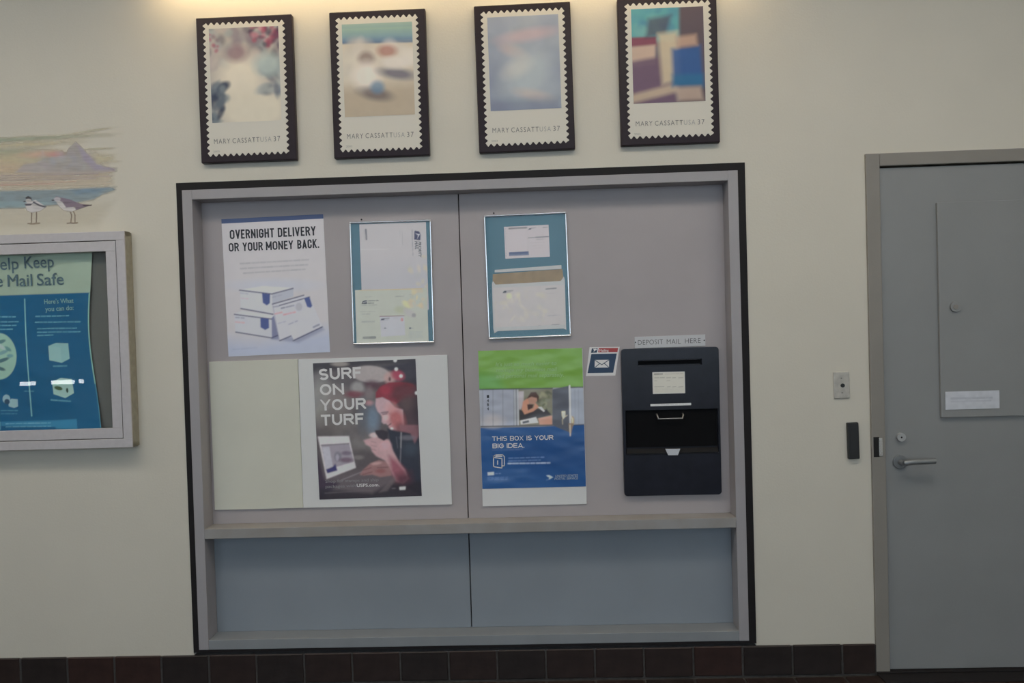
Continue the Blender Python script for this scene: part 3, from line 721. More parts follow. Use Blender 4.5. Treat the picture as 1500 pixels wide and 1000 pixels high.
# ================================================================== mural
R = Rect([(-150, 196), (180, 182), (190, 338), (-145, 352)], -0.0014)
t = hung('wall_mural', R, 'pastel seaside mural of a mountain and two shorebirds painted above the display case', 'mural')
Zm = zoom(0, 180, 6.25)
def mural(k):
    fade = np.clip((177 - k.X + 14*(vnoise(k.X/9, k.Y/2.2, 8)-0.5))/18, 0, 1)
    P1 = lambda pts, c, s, a: k.poly(Zm(pts), c, s, a)
    for (x, y, rx, ry, c, a, g) in ((300, 140, 95, 3.2, (132, 145, 132), 0.75, -2.5), (-200, 160, 60, 3, (132, 145, 132), 0.7, -1), (850, 70, 30, 1.6, (150, 155, 140), 0.6, -8), (60, 262, 55, 5, (136, 146, 130), 0.7, -2), (900, 235, 24, 1.6, (145, 150, 135), 0.6, -2),
                                 (250, 195, 60, 4, (172, 168, 140), 0.6, -3), (800, 330, 60, 6, (172, 168, 142), 0.6, -2), (100, 330, 40, 8, (176, 168, 138), 0.6, -2), (100, 420, 60, 8, (178, 160, 140), 0.6, 0), (-300, 400, 50, 12, (178, 160, 140), 0.6, 0)):
        k.ell(*Zm([(x, y)])[0], rx, ry, c, 1.4, a, g)
    k.ell(*Zm([(400, 280)])[0], 30, 5, (190, 150, 140), 1.2, 0.55, -3); k.ell(*Zm([(520, 290)])[0], 12, 4, (170, 120, 130), 1.2, 0.6)
    P1([(140, 450), (220, 375), (330, 360), (440, 310), (560, 300), (610, 290), (620, 230), (690, 172), (740, 210), (800, 280), (880, 370), (960, 400), (1075, 410), (1070, 440), (900, 460), (500, 465)], (140, 140, 150), 2.5, 0.7); blob(k, 61, (40, 150, 222, 250), [(152, 152, 154), (132, 134, 146), (146, 142, 154), (138, 146, 152)], 30, 3, 8, 0.35)
    P1([(690, 175), (800, 280), (900, 380), (1075, 410), (1065, 435), (860, 430), (760, 330)], (132, 126, 150), 4, 0.6)
    P1([(-900, 500), (1040, 440), (1030, 580), (-900, 625)], (176, 162, 150), 9, 0.45)
    for (y, x1, c) in ((470, 900, (120, 110, 130)), (490, 1030, (130, 120, 130)), (512, 880, (115, 105, 125)), (560, 500, (170, 130, 130)), (540, 700, (165, 145, 140))):
        k.line(Zm([(-900, y+25)])[0], Zm([(x1, y-8)])[0], 1.6, c, 0.6)
    P1([(-900, 640), (200, 610), (650, 598), (1075, 578), (1060, 620), (950, 650), (860, 700), (640, 740), (220, 775), (-900, 800)], (100, 126, 144), 4, 0.8)
    P1([(-900, 720), (400, 715), (500, 735), (200, 775), (-900, 790)], (120, 142, 150), 3, 0.6)
    P1([(650, 600), (1000, 590), (900, 640), (700, 650)], (88, 114, 140), 5, 0.5)
    P1([(-900, 810), (230, 780), (860, 745), (1060, 700), (1000, 800), (900, 950), (-900, 990)], (166, 158, 138), 14, 0.18)
    # plover
    P1([(232, 735), (262, 720), (330, 700), (430, 765), (370, 805), (300, 820), (250, 800)], (165, 165, 168), 0.9, 1)
    P1([(235, 680), (262, 662), (292, 680), (300, 708), (240, 690)], (50, 52, 62), 0.8, 1); k.ell(*Zm([(265, 708)])[0], 4.5, 3, (160, 160, 162), 0.3)
    P1([(213, 716), (236, 706), (242, 718), (225, 722)], (45, 42, 48), 0.7, 1)
    P1([(228, 735), (300, 735), (312, 712), (370, 745), (432, 760), (415, 772), (370, 760), (310, 730), (285, 752), (240, 755)], (62, 62, 74), 0.8, 0.95)
    for a_, b_ in (((295, 820), (292, 910)), ((340, 815), (338, 905))): k.line(Zm([a_])[0], Zm([b_])[0], 1.3, (85, 72, 70), 1)
    for a_, b_ in (((262, 918), (318, 922)), ((318, 918), (368, 915))): k.line(Zm([a_])[0], Zm([b_])[0], 1.8, (100, 88, 82), 0.9)
    # second bird
    P1([(510, 700), (530, 672), (572, 690), (600, 740), (690, 770), (730, 780), (660, 812), (590, 800), (545, 760)], (168, 168, 170), 0.9, 1)
    P1([(500, 690), (520, 665), (550, 675), (640, 695), (740, 735), (845, 747), (800, 762), (700, 795), (690, 765), (610, 770), (575, 720)], (105, 95, 110), 1.0, 0.95)
    k.ell(*Zm([(528, 695)])[0], 5.0, 3.2, (150, 150, 158), 0.4)
    P1([(470, 703), (492, 696), (505, 706), (488, 710)], (40, 38, 44), 0.7, 1); P1([(760, 745), (848, 744), (842, 753), (770, 757)], (55, 45, 55), 0.7, 1)
    for a_, b_ in (((650, 812), (662, 840)), ((662, 840), (655, 910)), ((680, 810), (692, 840)), ((692, 840), (694, 905))): k.line(Zm([a_])[0], Zm([b_])[0], 1.3, (85, 70, 68), 1)
    for a_, b_ in (((622, 916), (665, 912)), ((668, 916), (715, 912))): k.line(Zm([a_])[0], Zm([b_])[0], 1.8, (95, 82, 78), 0.9)
    k.noise(5, 0.04, 12, 0.5)
    n = vnoise(k.X/14, k.Y/1.6, 5)
    k.al *= fade*np.clip(0.7+n*0.5, 0, 1)
printed('mural_paint', R, mural, (168, 162, 145), 0.55, M['mural'], t, 0.0, 0.8, alpha=0.0)

# ================================================================== display case at the left edge
R = Rect([(-300, 353), (181, 339.5), (194.7, 650.5), (-290, 672)], -0.062)
t = empty('display_case', (R.c[0], 0, R.c[1]), R.a)
tag(t, 'glazed aluminium notice case on the cream wall at the left edge', 'display case')
W2, H2 = R.w/2, R.h/2
def lc(px, py): return R.loc(px, py)
boxes('case_body', [(-W2+0.002, W2-0.001, -0.012, 0, -H2+0.002, H2-0.002), (-W2, -W2+0.02, -0.056, -0.012, -H2, H2), (W2-0.012, W2, -0.056, -0.012, -H2, H2),
                    (-W2, W2, -0.056, -0.012, -H2, -H2+0.02), (-W2, W2, -0.056, -0.012, H2-0.02, H2)], M['caseside'], t, 0.001)
ow = 0.037; iw = 0.042
def ring(name, u0, u1, v0, v1, wd, y0, y1, m_, par, bev=0.0015):
    """four mitred-looking rails, one mesh"""
    return boxes(name, [(u0, u1, y0, y1, v1-wd, v1), (u0, u1, y0, y1, v0, v0+wd), (u0, u0+wd, y0, y1, v0+wd, v1-wd), (u1-wd, u1, y0, y1, v0+wd, v1-wd)], m_, par, bev)
ring('outer_frame', -W2, W2, -H2, H2, ow, -0.062, -0.054, M['alu'], t)
ring('door_frame', -W2+ow+0.003, W2-ow-0.003, -H2+ow+0.003, H2-ow-0.003, iw, -0.061, -0.045, M['alu'], t)
q = ow+iw
boxes('backboard', [(-W2+0.02, W2-0.02, -0.014, -0.0125, -H2+0.02, H2-0.02)], M['felt'], t)
boxes('glass_pane', [(-W2+q, W2-q, -0.050, -0.048, -H2+q, H2-q)], M['glass'], t)
CASE = R
# the poster inside hangs from its top and curls out at the lower right
R = Rect([(-130, 372), (136, 364), (146, 628), (-118, 640)], -0.020)
t = hung('mail_safety_poster', R, 'blue and white mail safety poster with curled edge inside the display case', 'poster')
ZA, ZB = zoom(0, 340, 7.144), zoom(0, 470, 5.883)
def safe(k):
    n = lambda z, p: z([p])[0]
    k.poly([(-400, 438.5), (0, 433), (131, 428.8), (175, 428), (175, 700), (-400, 700)], (20, 76, 113), 0.8)
    k.line(n(ZA, (283, 700)), n(ZB, (278, 815)), 1.6, (120, 165, 170), 0.9)
    k.line((137.4, 430), (142.6, 560), 1.8, (130, 165, 150), 0.9); k.line((142.6, 560), (145.4, 632), 1.3, (90, 140, 150), 0.6)
    c = (100, 150, 165)
    for i, (x0, x1, y) in enumerate(((410, 770, 880), (405, 900, 942), (430, 860, 1008), (430, 900, 1045), (430, 600, 1080))): k.words(n(ZA, (x0, y)), n(ZA, (x1, y-8)), 1.8, c, 0.75, i)
    for i, (x0, x1, y) in enumerate(((-200, 190, 885), (-200, 215, 937), (-200, 190, 975), (-200, 150, 1015))): k.words(n(ZA, (x0, y+4)), n(ZA, (x1, y)), 1.8, c, 0.75, i+20)
    # round picture
    k.ell(*n(ZB, (0, 305)), 27, 34, (130, 158, 150), 0.05)
    for (x, y, a, l, cc) in ((20, 180, -20, 7, (60, 95, 105)), (40, 270, -25, 9, (95, 130, 140)), (30, 340, -20, 11, (35, 70, 90)), (10, 410, 15, 8, (40, 70, 85)), (80, 240, 30, 6, (80, 120, 125)), (100, 300, 0, 5, (90, 130, 140)), (20, 220, 35, 8, (150, 175, 168))):
        k.ell(*n(ZB, (x, y)), l, 2.6, cc, 0.5, 0.85, a)
    # parcels
    k.poly(ZB([(452, 212), (520, 186), (632, 188), (638, 320), (565, 356), (455, 335)]), (120, 155, 160), 0.8)
    k.poly(ZB([(452, 212), (560, 225), (565, 356), (455, 335)]), (128, 160, 164), 0.8)
    k.words(n(ZB, (490, 386)), n(ZB, (605, 382)), 2.2, c, 0.6, 7)
    k.poly(ZB([(468, 520), (545, 485), (640, 495), (648, 615), (570, 658), (472, 625)]), (135, 165, 160), 0.8)
    k.ell(*n(ZB, (518, 574)), 6, 2.8, (55, 75, 55), 0.3, 1, 12); k.ell(*n(ZB, (592, 592)), 1.6, 3.6, (40, 60, 55), 0.3, 1)
    k.words(n(ZB, (450, 675)), n(ZB, (610, 685)), 2.4, c, 0.6, 8); k.words(n(ZB, (225, 603)), n(ZB, (300, 603)), 2.0, c, 0.5, 9)
    k.ell(*n(ZB, (65, 672)), 5.6, 6.5, (125, 150, 165), 0.2); k.poly(ZB([(80, 690), (110, 668), (162, 672), (164, 735), (130, 748), (85, 735)]), (130, 155, 178), 0.9)
    k.ell(*n(ZB, (70, 695)), 4, 4, (35, 60, 85), 0.4)
    k.words(n(ZB, (20, 772)), n(ZB, (165, 770)), 1.6, c, 0.5, 10); k.words(n(ZB, (20, 800)), n(ZB, (150, 797)), 1.4, c, 0.4, 11)
    k.poly(ZB([(20, 868), (460, 850), (655, 835), (655, 925), (480, 925), (470, 905), (20, 905)]), (60, 125, 160), 1.2, 0.55)
    k.poly(ZB([(-40, 870), (15, 870), (15, 940), (-40, 940)]), (110, 150, 175), 1.2, 0.6)
    k.words(n(ZB, (60, 885)), n(ZB, (440, 872)), 1.6, (120, 165, 180), 0.6, 12); k.words(n(ZB, (60, 912)), n(ZB, (440, 900)), 1.6, (110, 155, 175), 0.5, 13)
    k.noise(20, 0.03, 9)
def curl(U, D, V):
    h = R.h/2; w = R.w/2
    f = np.clip((-V)/h, 0, 1)**2; e = np.clip((U/w), 0, 1)
    edge = 0.010*np.cos((V/h)*2.6)          # the side edge bows in towards mid height
    U2 = U - 0.004*e*np.clip(edge*100, -1, 1) - 0.022*e*np.exp(-((V-h*0.05)/(h*0.65))**2) + 0.012*f*e
    D2 = D + 0.014*f*e**3 + 0.004*e**2*np.sin((V/h)*3)
    return U2, D2, V
printed('printed_sheet', R, safe, (130, 143, 134), 0.40, M['print_gloss'], t, 0.002, 0.9, bend=curl)
tt = lambda s, a, b, h, m_=M['blueink'], **kw: text(t, R, s, a, b, h, m_, **kw)
tt('Help', (-13, 396.2), (30.3, 394), 16.5, d=0.004, bold=0.008); tt('Keep', (39.3, 393.2), (81.8, 391.5), 16.5, d=0.006, bold=0.008)
tt('the', (-20, 420), (6.8, 419.6), 16.5, d=0.004, bold=0.008); tt('Mail', (14.8, 419.8), (50.5, 418.5), 16.5, d=0.006, bold=0.008); tt('Safe', (57.5, 418.3), (96, 417), 16.5, d=0.006, bold=0.008)
tt("Here's What", (68, 445.3), (110, 443.5), 6.4, M['paleblueink'], d=0.007, bold=0.012); tt('you can do:', (69.5, 456), (110, 453.8), 6.4, M['paleblueink'], d=0.007, bold=0.012)

# ================================================================== posters in the bay
PY = REC['dep']      # front of the back panels
# OVERNIGHT DELIVERY
R = Rect([(324, 320.7), (473.3, 314), (483.8, 515.6), (335.3, 522)], PY)
t = hung('delivery_poster', R, 'white overnight delivery poster with blue top stripe and stacked parcels', 'poster')
boxes('sheet', [(-R.w/2, R.w/2, -0.0010, -0.0001, -R.h/2, R.h/2)], M['paper'], t)
ZO = zoom(320, 390, 7.406)
def over(k):
    N = (62, 64, 92)
    k.poly([(300, 495), (380, 500), (500, 478), (500, 530), (300, 530)], (146, 155, 176), 26, 0.9)
    k.ell(400, 418, 60, 9, (158, 164, 178), 1.0, 0.7)
    # text lines (small print)
    for i, (x0, x1, y0) in enumerate(((352, 452, 386), (352.5, 452, 393.2), (357, 447, 400))): k.words((x0, y0), (x1, y0-5.4), 2.0, (135, 137, 145), 0.75, i+3)
    # lower and upper parcels
    k.poly(ZO([(175, 515), (580, 568), (585, 785), (190, 720)]), (163, 167, 178), 0.8)
    k.poly(ZO([(160, 520), (260, 480), (600, 530), (580, 565)]), (168, 172, 182), 0.8)
    k.poly(ZO([(580, 560), (605, 535), (660, 770), (650, 790), (585, 790)]), (105, 110, 138), 1.0)
    k.poly(ZO([(235, 255), (480, 215), (820, 235), (585, 300)]), (172, 176, 186), 2)
    k.poly(ZO([(238, 262), (580, 300), (590, 520), (245, 458)]), (166, 170, 180), 0.8)
    k.poly(ZO([(585, 300), (815, 240), (815, 330), (588, 405)]), (150, 155, 168), 0.9)
    k.poly(ZO([(575, 790), (870, 830), (1150, 690), (1130, 660), (830, 770), (660, 760)]), (118, 124, 148), 4, 0.8)
    for a, b, w_ in (((230, 258), (580, 300), 1.5), ((580, 300), (812, 240), 1.5), ((245, 457), (595, 520), 1.5), ((175, 520), (580, 572), 1.4), ((190, 712), (580, 776), 1.5), ((580, 776), (650, 748), 1.4)):
        k.line(ZO([a])[0], ZO([b])[0], w_, N)
    def flag(pts): k.poly(ZO(pts), (66, 78, 122), 0.7)
    flag([(475, 292), (562, 302), (560, 400), (527, 424), (484, 395)]); flag([(458, 560), (550, 570), (552, 668), (510, 690), (460, 660)])
    # envelopes in front
    k.poly(ZO([(588, 405), (925, 320), (990, 335), (1130, 660), (820, 805), (790, 755), (670, 805), (600, 500)]), (165, 168, 180), 0.8)
    k.line(*ZO([(588, 410), (928, 315)]), 1.5, N); k.line(*ZO([(665, 425), (990, 333)]), 1.4, N)
    k.line(*ZO([(668, 806), (792, 754)]), 1.5, N); k.line(*ZO([(815, 806), (1128, 658)]), 1.7, N)
    k.line(*ZO([(792, 754), (820, 806)]), 0.9, (120, 124, 140)); k.line(*ZO([(592, 420), (665, 800)]), 0.8, (135, 138, 152))
    flag([(930, 345), (990, 333), (1020, 430), (1000, 452), (965, 440)])
    k.words(*ZO([(685, 455), (820, 425)]), 2.0, (95, 98, 118), 0.8, 31); k.words(*ZO([(600, 440), (665, 430)]), 1.8, (95, 98, 118), 0.7, 32)
    k.words(*ZO([(620, 515), (690, 500)]), 2.4, (190, 140, 145), 0.9, 33); k.words(*ZO([(712, 525), (835, 497)]), 2.4, (190, 135, 142), 0.9, 34)
    k.ell(*ZO([(875, 440)])[0], 5, 6, (148, 150, 160), 0.3, 0.8)
    k.words(*ZO([(650, 620), (730, 598)]), 1.2, (125, 128, 142), 0.7, 35); k.words(*ZO([(765, 630), (860, 592)]), 1.3, (120, 124, 140), 0.8, 36)
    k.words(*ZO([(1035, 660), (1100, 630)]), 2.6, (95, 100, 120), 0.8, 37)
    k.words(*ZO([(190, 553), (280, 560)]), 1.8, (110, 113, 130), 0.7, 38); k.words(*ZO([(190, 602), (290, 612)]), 2.2, (180, 145, 150), 0.8, 39); k.words(*ZO([(240, 288), (320, 298)]), 1.8, (135, 138, 150), 0.7, 40)
    k.words(*ZO([(250, 345), (340, 352)]), 2.0, (170, 148, 155), 0.6, 41); k.words(*ZO([(590, 335), (690, 310)]), 1.8, (130, 133, 150), 0.6, 42)
    k.words(*ZO([(160, 900), (430, 880)]), 1.8, (128, 138, 160), 0.5, 43)
    k.noise(10, 0.015, 2)
printed('print', R, over, (164, 164, 170), 0.47, M['print'], t, 0.0014, 0.8, blur=1)
S = sub(R, [(324, 320.7), (473.3, 314), (473.7, 320.3), (324.4, 327.2)])
boxes('blue_stripe', [(-R.w/2, R.w/2, -0.0017, -0.0013, S[3][1], R.h/2)], mat('poster_blue', (0.085, 0.125, 0.27), 0.5), t)
tx = lambda s, a, b, h: block(t, R, s, a, b, h, M['ink'], 0.0019, 0.165)
tx('OVERNIGHT', (336.8, 350.0), (401.8, 347.6), 13.2); tx('DELIVERY', (407.3, 347.3), (462.6, 345.0), 13.2)
tx('OR', (335.4, 368.3), (350.3, 367.7), 12.2); tx('YOUR', (355.8, 367.6), (385.3, 366.6), 12.2); tx('MONEY', (389.9, 366.4), (429.8, 364.9), 12.4); tx('BACK.', (435.9, 364.6), (467.8, 363.3), 12.8)

# snap frames with sample envelopes
def snap(corners, label, film=True):
    R = Rect(corners, PY)
    t = hung('snap_frame', R, label, 'poster frame', 'clip frames of sample envelopes on the back panels')
    w2, h2 = R.w/2, R.h/2
    boxes('backing', [(-w2+0.002, w2-0.002, -0.006, 0, -h2+0.002, h2-0.002)], M['teal'], t)
    for (u0, u1, v0, v1) in ((-w2, w2, h2-0.0085, h2), (-w2, w2, -h2, -h2+0.0085), (-w2, -w2+0.0065, -h2+0.0085, h2-0.0085), (w2-0.0065, w2, -h2+0.0085, h2-0.0085)):
        boxes('frame_rail', [(u0, u1, -0.015, 0.0, v0, v1)], M['bright'], t, 0.0)
        bv = t.children[-1].modifiers.new('bevel', 'BEVEL'); bv.width = 0.0031 if (v1-v0) > 0.1 else 0.0041; bv.segments = 5; bv.limit_method = 'ANGLE'
    boxes('cover_film', [(-w2+0.0055, w2-0.0055, -0.0120, -0.0116, -h2+0.007, h2-0.007)], M['film'], t)
    return R, t
R1, _ = snap([(512.6, 325.5), (632, 321), (636.6, 502.2), (518, 504.8)], 'silver clip frame with a tall white envelope over a wide one, beside the delivery poster')
R2, _ = snap([(708.6, 315.6), (829.5, 310.2), (836.4, 492.4), (716.4, 497.2)], 'silver clip frame on teal backing with small form over a cardboard-flapped envelope')
for (px, py, lb) in ((529.6, 321.6, 'small dark nail head above the left clip frame'), (723.3, 312.2, 'small dark nail head above the right clip frame')):
    x, z = at(px, py, PY); n_ = empty('nail', (x, PY, z)); tag(n_, lb, 'nail')
    prism('nail_head', circle(0, 0, 0.0035, 12), 0, 0.002, M['gap'], n_)

def env(name, corners, label, material, depth0, th=0.0015, paint=None, base=(160, 160, 160), L=0.34, cat='envelope'):
    R = Rect(corners, PY-depth0)
    t = hung(name, R, label, cat)
    boxes('envelope_body', [(-R.w/2, R.w/2, -th, 0, -R.h/2, R.h/2)], material, t, 0.0004)
    if paint: printed('print', R, paint, base, L, M['print'], t, th+0.0002)
    return R, t
E1 = zoom(500, 310, 10); E2 = zoom(500, 405, 9.093)
def p_e1(k):
    k.poly([(520, 395), (640, 385), (640, 480), (520, 480)], (152, 152, 158), 30, 0.8)
    k.words(*E1([(358, 262), (370, 405)]), 2.6, (85, 85, 95), 0.9, 1); k.words(*E1([(335, 280), (342, 400)]), 1.0, (130, 130, 135), 0.5, 2)
    k.words(*E1([(858, 270), (862, 350)]), 1.2, (140, 140, 145), 0.6, 3); k.words(*E1([(893, 300), (897, 480)]), 1.2, (135, 135, 140), 0.6, 4)
    k.words(*E1([(1038, 270), (1050, 645)]), 1.1, (110, 110, 120), 0.8, 5)
    k.poly(E1([(1078, 278), (1140, 290), (1160, 320), (1160, 418), (1070, 410), (1070, 300)]), (50, 48, 78), 0.6)
    k.poly(E1([(1080, 310), (1130, 330), (1158, 322), (1130, 370), (1110, 405), (1125, 350)]), (165, 165, 175), 0.6)
    blob(k, 77, (598, 628, 370, 455), [(172, 165, 140), (165, 158, 150), (150, 152, 150), (178, 168, 150)], 26, 2, 6, 0.4)
    k.line(*E1([(275, 555), (700, 550)]), 0.8, (175, 175, 178), 0.6); k.noise(9, 0.02, 3)
Ra, ta = env('tall_envelope', [(526.3, 328.5), (624.0, 325.3), (628.0, 453.2), (531, 456.5)], 'tall white mailing envelope printed sideways, upper item in the left clip frame', M['envelope'], 0.006, 0.0012, p_e1, (160, 158, 162), 0.48)
# sideways lettering on it
def vtext(parent, R, s, p0, p1, hpx, material, d, bold=0.0, slant=0.0): return text(parent, R, s, p0, p1, hpx, material, d, bold, slant=slant)
Rfull = Ra
vtext(ta, Rfull, 'PRIORITY', E1([(1128, 438)])[0], E1([(1133, 672)])[0], 4.2, M['ink'], 0.0018, 0.01, 0.3)
vtext(ta, Rfull, 'MAIL', E1([(1076, 432)])[0], E1([(1082, 552)])[0], 4.2, M['ink'], 0.0018, 0.01, 0.3)
def p_e2(k):
    k.line((527, 424.8), (618, 422.0), 2.0, (165, 148, 105), 0.9)
    k.poly(E2([(270, 365), (285, 330), (320, 318), (346, 320), (342, 368)]), (55, 58, 65), 0.6); k.line(*E2([(290, 350), (340, 335)]), 0.9, (150, 150, 150), 0.9)
    k.words(*E2([(365, 325), (490, 318)]), 1.6, (90, 92, 92), 0.9, 4); k.words(*E2([(358, 356), (430, 353)]), 1.6, (90, 92, 92), 0.9, 5); k.words(*E2([(265, 386), (475, 378)]), 0.9, (110, 112, 112), 0.8, 6)
    k.words(*E2([(320, 272), (400, 268)]), 0.9, (125, 127, 125), 0.7, 7); k.words(*E2([(725, 262), (835, 258)]), 1.2, (110, 112, 112), 0.8, 8); k.words(*E2([(905, 240), (985, 236)]), 1.0, (125, 125, 120), 0.7, 9)
    k.words(*E2([(260, 470), (450, 466)]), 0.9, (120, 122, 120), 0.7, 10); k.words(*E2([(275, 502), (380, 500)]), 1.2, (115, 117, 118), 0.7, 11); k.words(*E2([(280, 604), (440, 600)]), 2.4, (125, 128, 128), 0.6, 12)
    k.words(*E2([(300, 815), (446, 810)]), 3.6, (95, 98, 98), 0.85, 13)
    k.poly(E2([(512, 530), (838, 520), (850, 780), (530, 800)]), (155, 156, 164), 0.8, 0.9); k.line(*E2([(512, 530), (836, 521)]), 1.0, (110, 85, 90))
    k.poly(E2([(522, 582), (535, 560), (576, 555), (572, 580)]), (60, 60, 75), 0.6); k.words(*E2([(582, 560), (655, 553)]), 1.2, (95, 95, 105), 0.8, 14); k.words(*E2([(578, 578), (620, 576)]), 1.0, (105, 105, 115), 0.7, 15)
    k.words(*E2([(690, 552), (750, 550)]), 0.9, (130, 125, 130), 0.7, 16); k.ell(*E2([(808, 572)])[0], 2, 2.6, (160, 110, 110), 0.4, 0.8); k.ell(*E2([(583, 688)])[0], 2, 0.8, (90, 90, 100), 0.4, 0.9)
    k.ell(*E2([(915, 685)])[0], 1.6, 1.3, (70, 75, 85), 0.4); k.words(*E2([(930, 685), (960, 685)]), 1.0, (110, 112, 115), 0.7, 17)
    for i, y in enumerate((730, 748, 766, 785, 805, 830)): k.words(*E2([(905, y+3), (1080 if i != 5 else 985, y)]), 1.0, (125, 135, 138), 0.6, 18+i)
    k.ell(*E2([(870, 370)])[0], 7, 4, (175, 170, 130), 0.8, 0.8, 40); k.ell(*E2([(790, 440)])[0], 9, 5, (140, 145, 115), 0.9, 0.6); k.ell(*E2([(905, 480)])[0], 10, 5, (150, 148, 148), 0.6, 0.8, 30); k.ell(*E2([(965, 512)])[0], 3, 3, (120, 118, 120), 0.5, 0.8)
    blob(k, 78, (600, 628, 423, 450), [(180, 165, 125), (165, 155, 135), (150, 152, 140)], 22, 2, 5, 0.6); k.noise(8, 0.03, 5)
env('wide_envelope', [(520.3, 425.2), (625.8, 421.5), (627.6, 499.2), (522.3, 502.4)], 'wide greenish white envelope with yellowed tape edge, lower item in the left clip frame', M['envelope_warm'], 0.0078, 0.0012, p_e2, (152, 156, 148), 0.45)
G1 = zoom(700, 300, 10); G2 = zoom(700, 385, 8.333)
def p_f(k):
    k.words(*G1([(460, 348), (712, 332)]), 2.6, (100, 98, 102), 0.9, 1); k.line(*G1([(730, 320), (735, 780)]), 0.7, (150, 148, 150), 0.7)
    k.poly(G1([(740, 366), (750, 345), (785, 338), (778, 362)]), (70, 72, 82), 0.6); k.words(*G1([(790, 340), (850, 334)]), 1.2, (100, 100, 108), 0.8, 2); k.words(*G1([(955, 332), (1030, 325)]), 1.2, (110, 110, 115), 0.8, 3)
    k.words(*G1([(740, 482), (860, 475)]), 1.2, (85, 85, 92), 0.8, 4); k.line(*G1([(845, 474), (1035, 464)]), 1.2, (85, 85, 95)); k.words(*G1([(860, 505), (960, 498)]), 2.0, (140, 138, 142), 0.6, 5)
    k.poly(G1([(455, 695), (742, 680), (748, 735), (458, 750)]), (68, 78, 110), 0.7); k.words(*G1([(470, 735), (740, 722)]), 1.6, (110, 118, 140), 0.8, 6)
    for i, y in enumerate((560, 600, 640)): k.words(*G1([(760, y), (1010, y-12)]), 0.8, (150, 147, 150), 0.6, 7+i)
    for i in range(12): k.ell(*G1([(403+i*1.3, 350+i*36)])[0], 0.8, 0.8, (130, 128, 132), 0.4, 0.8)
env('shipping_form', G1([(383, 322), (1035, 290), (1055, 757), (402, 790)]), 'small white shipping form in the top of the right clip frame', M['envelope'], 0.006, 0.001, p_f, (165, 160, 165), 0.48, cat='form')
# cardboard mailer : white body, kraft flap, adhesive strip
R = Rect(G2([(172, 240), (1055, 215), (1080, 815), (200, 850)]), PY-0.006)
t = hung('card_mailer', R, 'flat white card mailer with open brown flap in the right clip frame', 'envelope')
L_ = lambda z, pts: [R.loc(*p) for p in reversed(z(pts))]
prism('mailer_body', L_(G2, [(215, 260), (1010, 225), (1050, 170), (1060, 215), (1080, 815), (1048, 800), (245, 832), (205, 858), (190, 800), (170, 250), (182, 212)]), 0.0, 0.0016, M['envelope'], t)
prism('flap', L_(G2, [(180, 130), (1030, 80), (1042, 180), (1010, 226), (215, 262), (178, 215)]), 0.0, 0.0012, M['kraft'], t)
prism('adhesive_strip', L_(G2, [(202, 78), (1018, 32), (1020, 78), (204, 110)]), 0.0, 0.0014, M['envelope'], t)['label'] = 'pale adhesive strip along the flap edge'
def p_m(k):
    k.poly(G2([(303, 365), (318, 340), (350, 335), (348, 362)]), (60, 62, 70), 0.6); k.words(*G2([(358, 340), (430, 334)]), 1.2, (95, 95, 100), 0.8, 1); k.words(*G2([(358, 356), (400, 353)]), 1.2, (95, 95, 100), 0.8, 2)
    k.words(*G2([(835, 320), (960, 312)]), 1.8, (90, 90, 96), 0.85, 3); k.words(*G2([(850, 375), (965, 368)]), 1.0, (145, 142, 145), 0.6, 4); k.words(*G2([(320, 445), (400, 442)]), 0.9, (140, 138, 135), 0.6, 5)
    k.words(*G2([(580, 352), (690, 346)]), 1.0, (145, 143, 142), 0.6, 6); k.words(*G2([(865, 645), (1000, 635)]), 1.2, (130, 130, 138), 0.7, 7); k.words(*G2([(915, 762), (1000, 756)]), 3.4, (110, 110, 118), 0.7, 8)
    k.ell(*G2([(755, 772)])[0], 1.6, 1.4, (100, 98, 110), 0.4); k.words(*G2([(280, 798), (400, 794)]), 0.8, (150, 120, 120), 0.6, 9)
    blob(k, 79, (725, 800, 420, 470), [(172, 168, 148), (162, 158, 150), (150, 150, 150), (176, 172, 158)], 40, 2, 7, 0.35); k.ell(746, 433, 4, 4, (185, 180, 145), 0.8, 0.7); k.noise(9, 0.02, 6)
a0 = [R.loc(*p) for p in G2([(225, 275), (1050, 240), (1065, 790), (205, 820)])]
printed('print', R, p_m, (158, 155, 156), 0.46, M['print'], t, 0.0019, 0.9, area=(a0[3][0]+0.002, a0[1][0], a0[3][1]+0.012, a0[1][1]-0.012))

# two blank boards and the surf poster
R = Rect([(307, 529.4), (437.2, 526), (444.8, 742.5), (316.1, 746.5)], PY)
t = hung('blank_board', R, 'blank cream poster board at the left end of the bay, under the delivery poster', 'board')
boxes('card', [(-R.w/2, R.w/2-0.0008, -0.008, 0, -R.h/2, R.h/2)], M['cream'], t, 0.0006)
R = Rect([(437.2, 526), (654.9, 519.5), (662.7, 738.4), (444.8, 742.5)], PY)
t = hung('white_board', R, 'wide white poster board behind the dark surf poster', 'board')
boxes('card', [(-R.w/2+0.0008, R.w/2, -0.008, 0, -R.h/2, R.h/2)], M['white'], t, 0.0006)
R = Rect([(458, 532.0), (608.9, 525.5), (617.7, 726), (468.5, 731.4)], PY-0.008)
t = hung('surf_poster', R, 'dark glossy poster of a smiling person in a red cap with laptop and cup', 'poster')
boxes('sheet', [(-R.w/2, R.w/2, -0.0010, -0.0001, -R.h/2, R.h/2)], M['paper'], t)
S5, S6 = zoom(445, 515, 8.333), zoom(445, 615, 8)
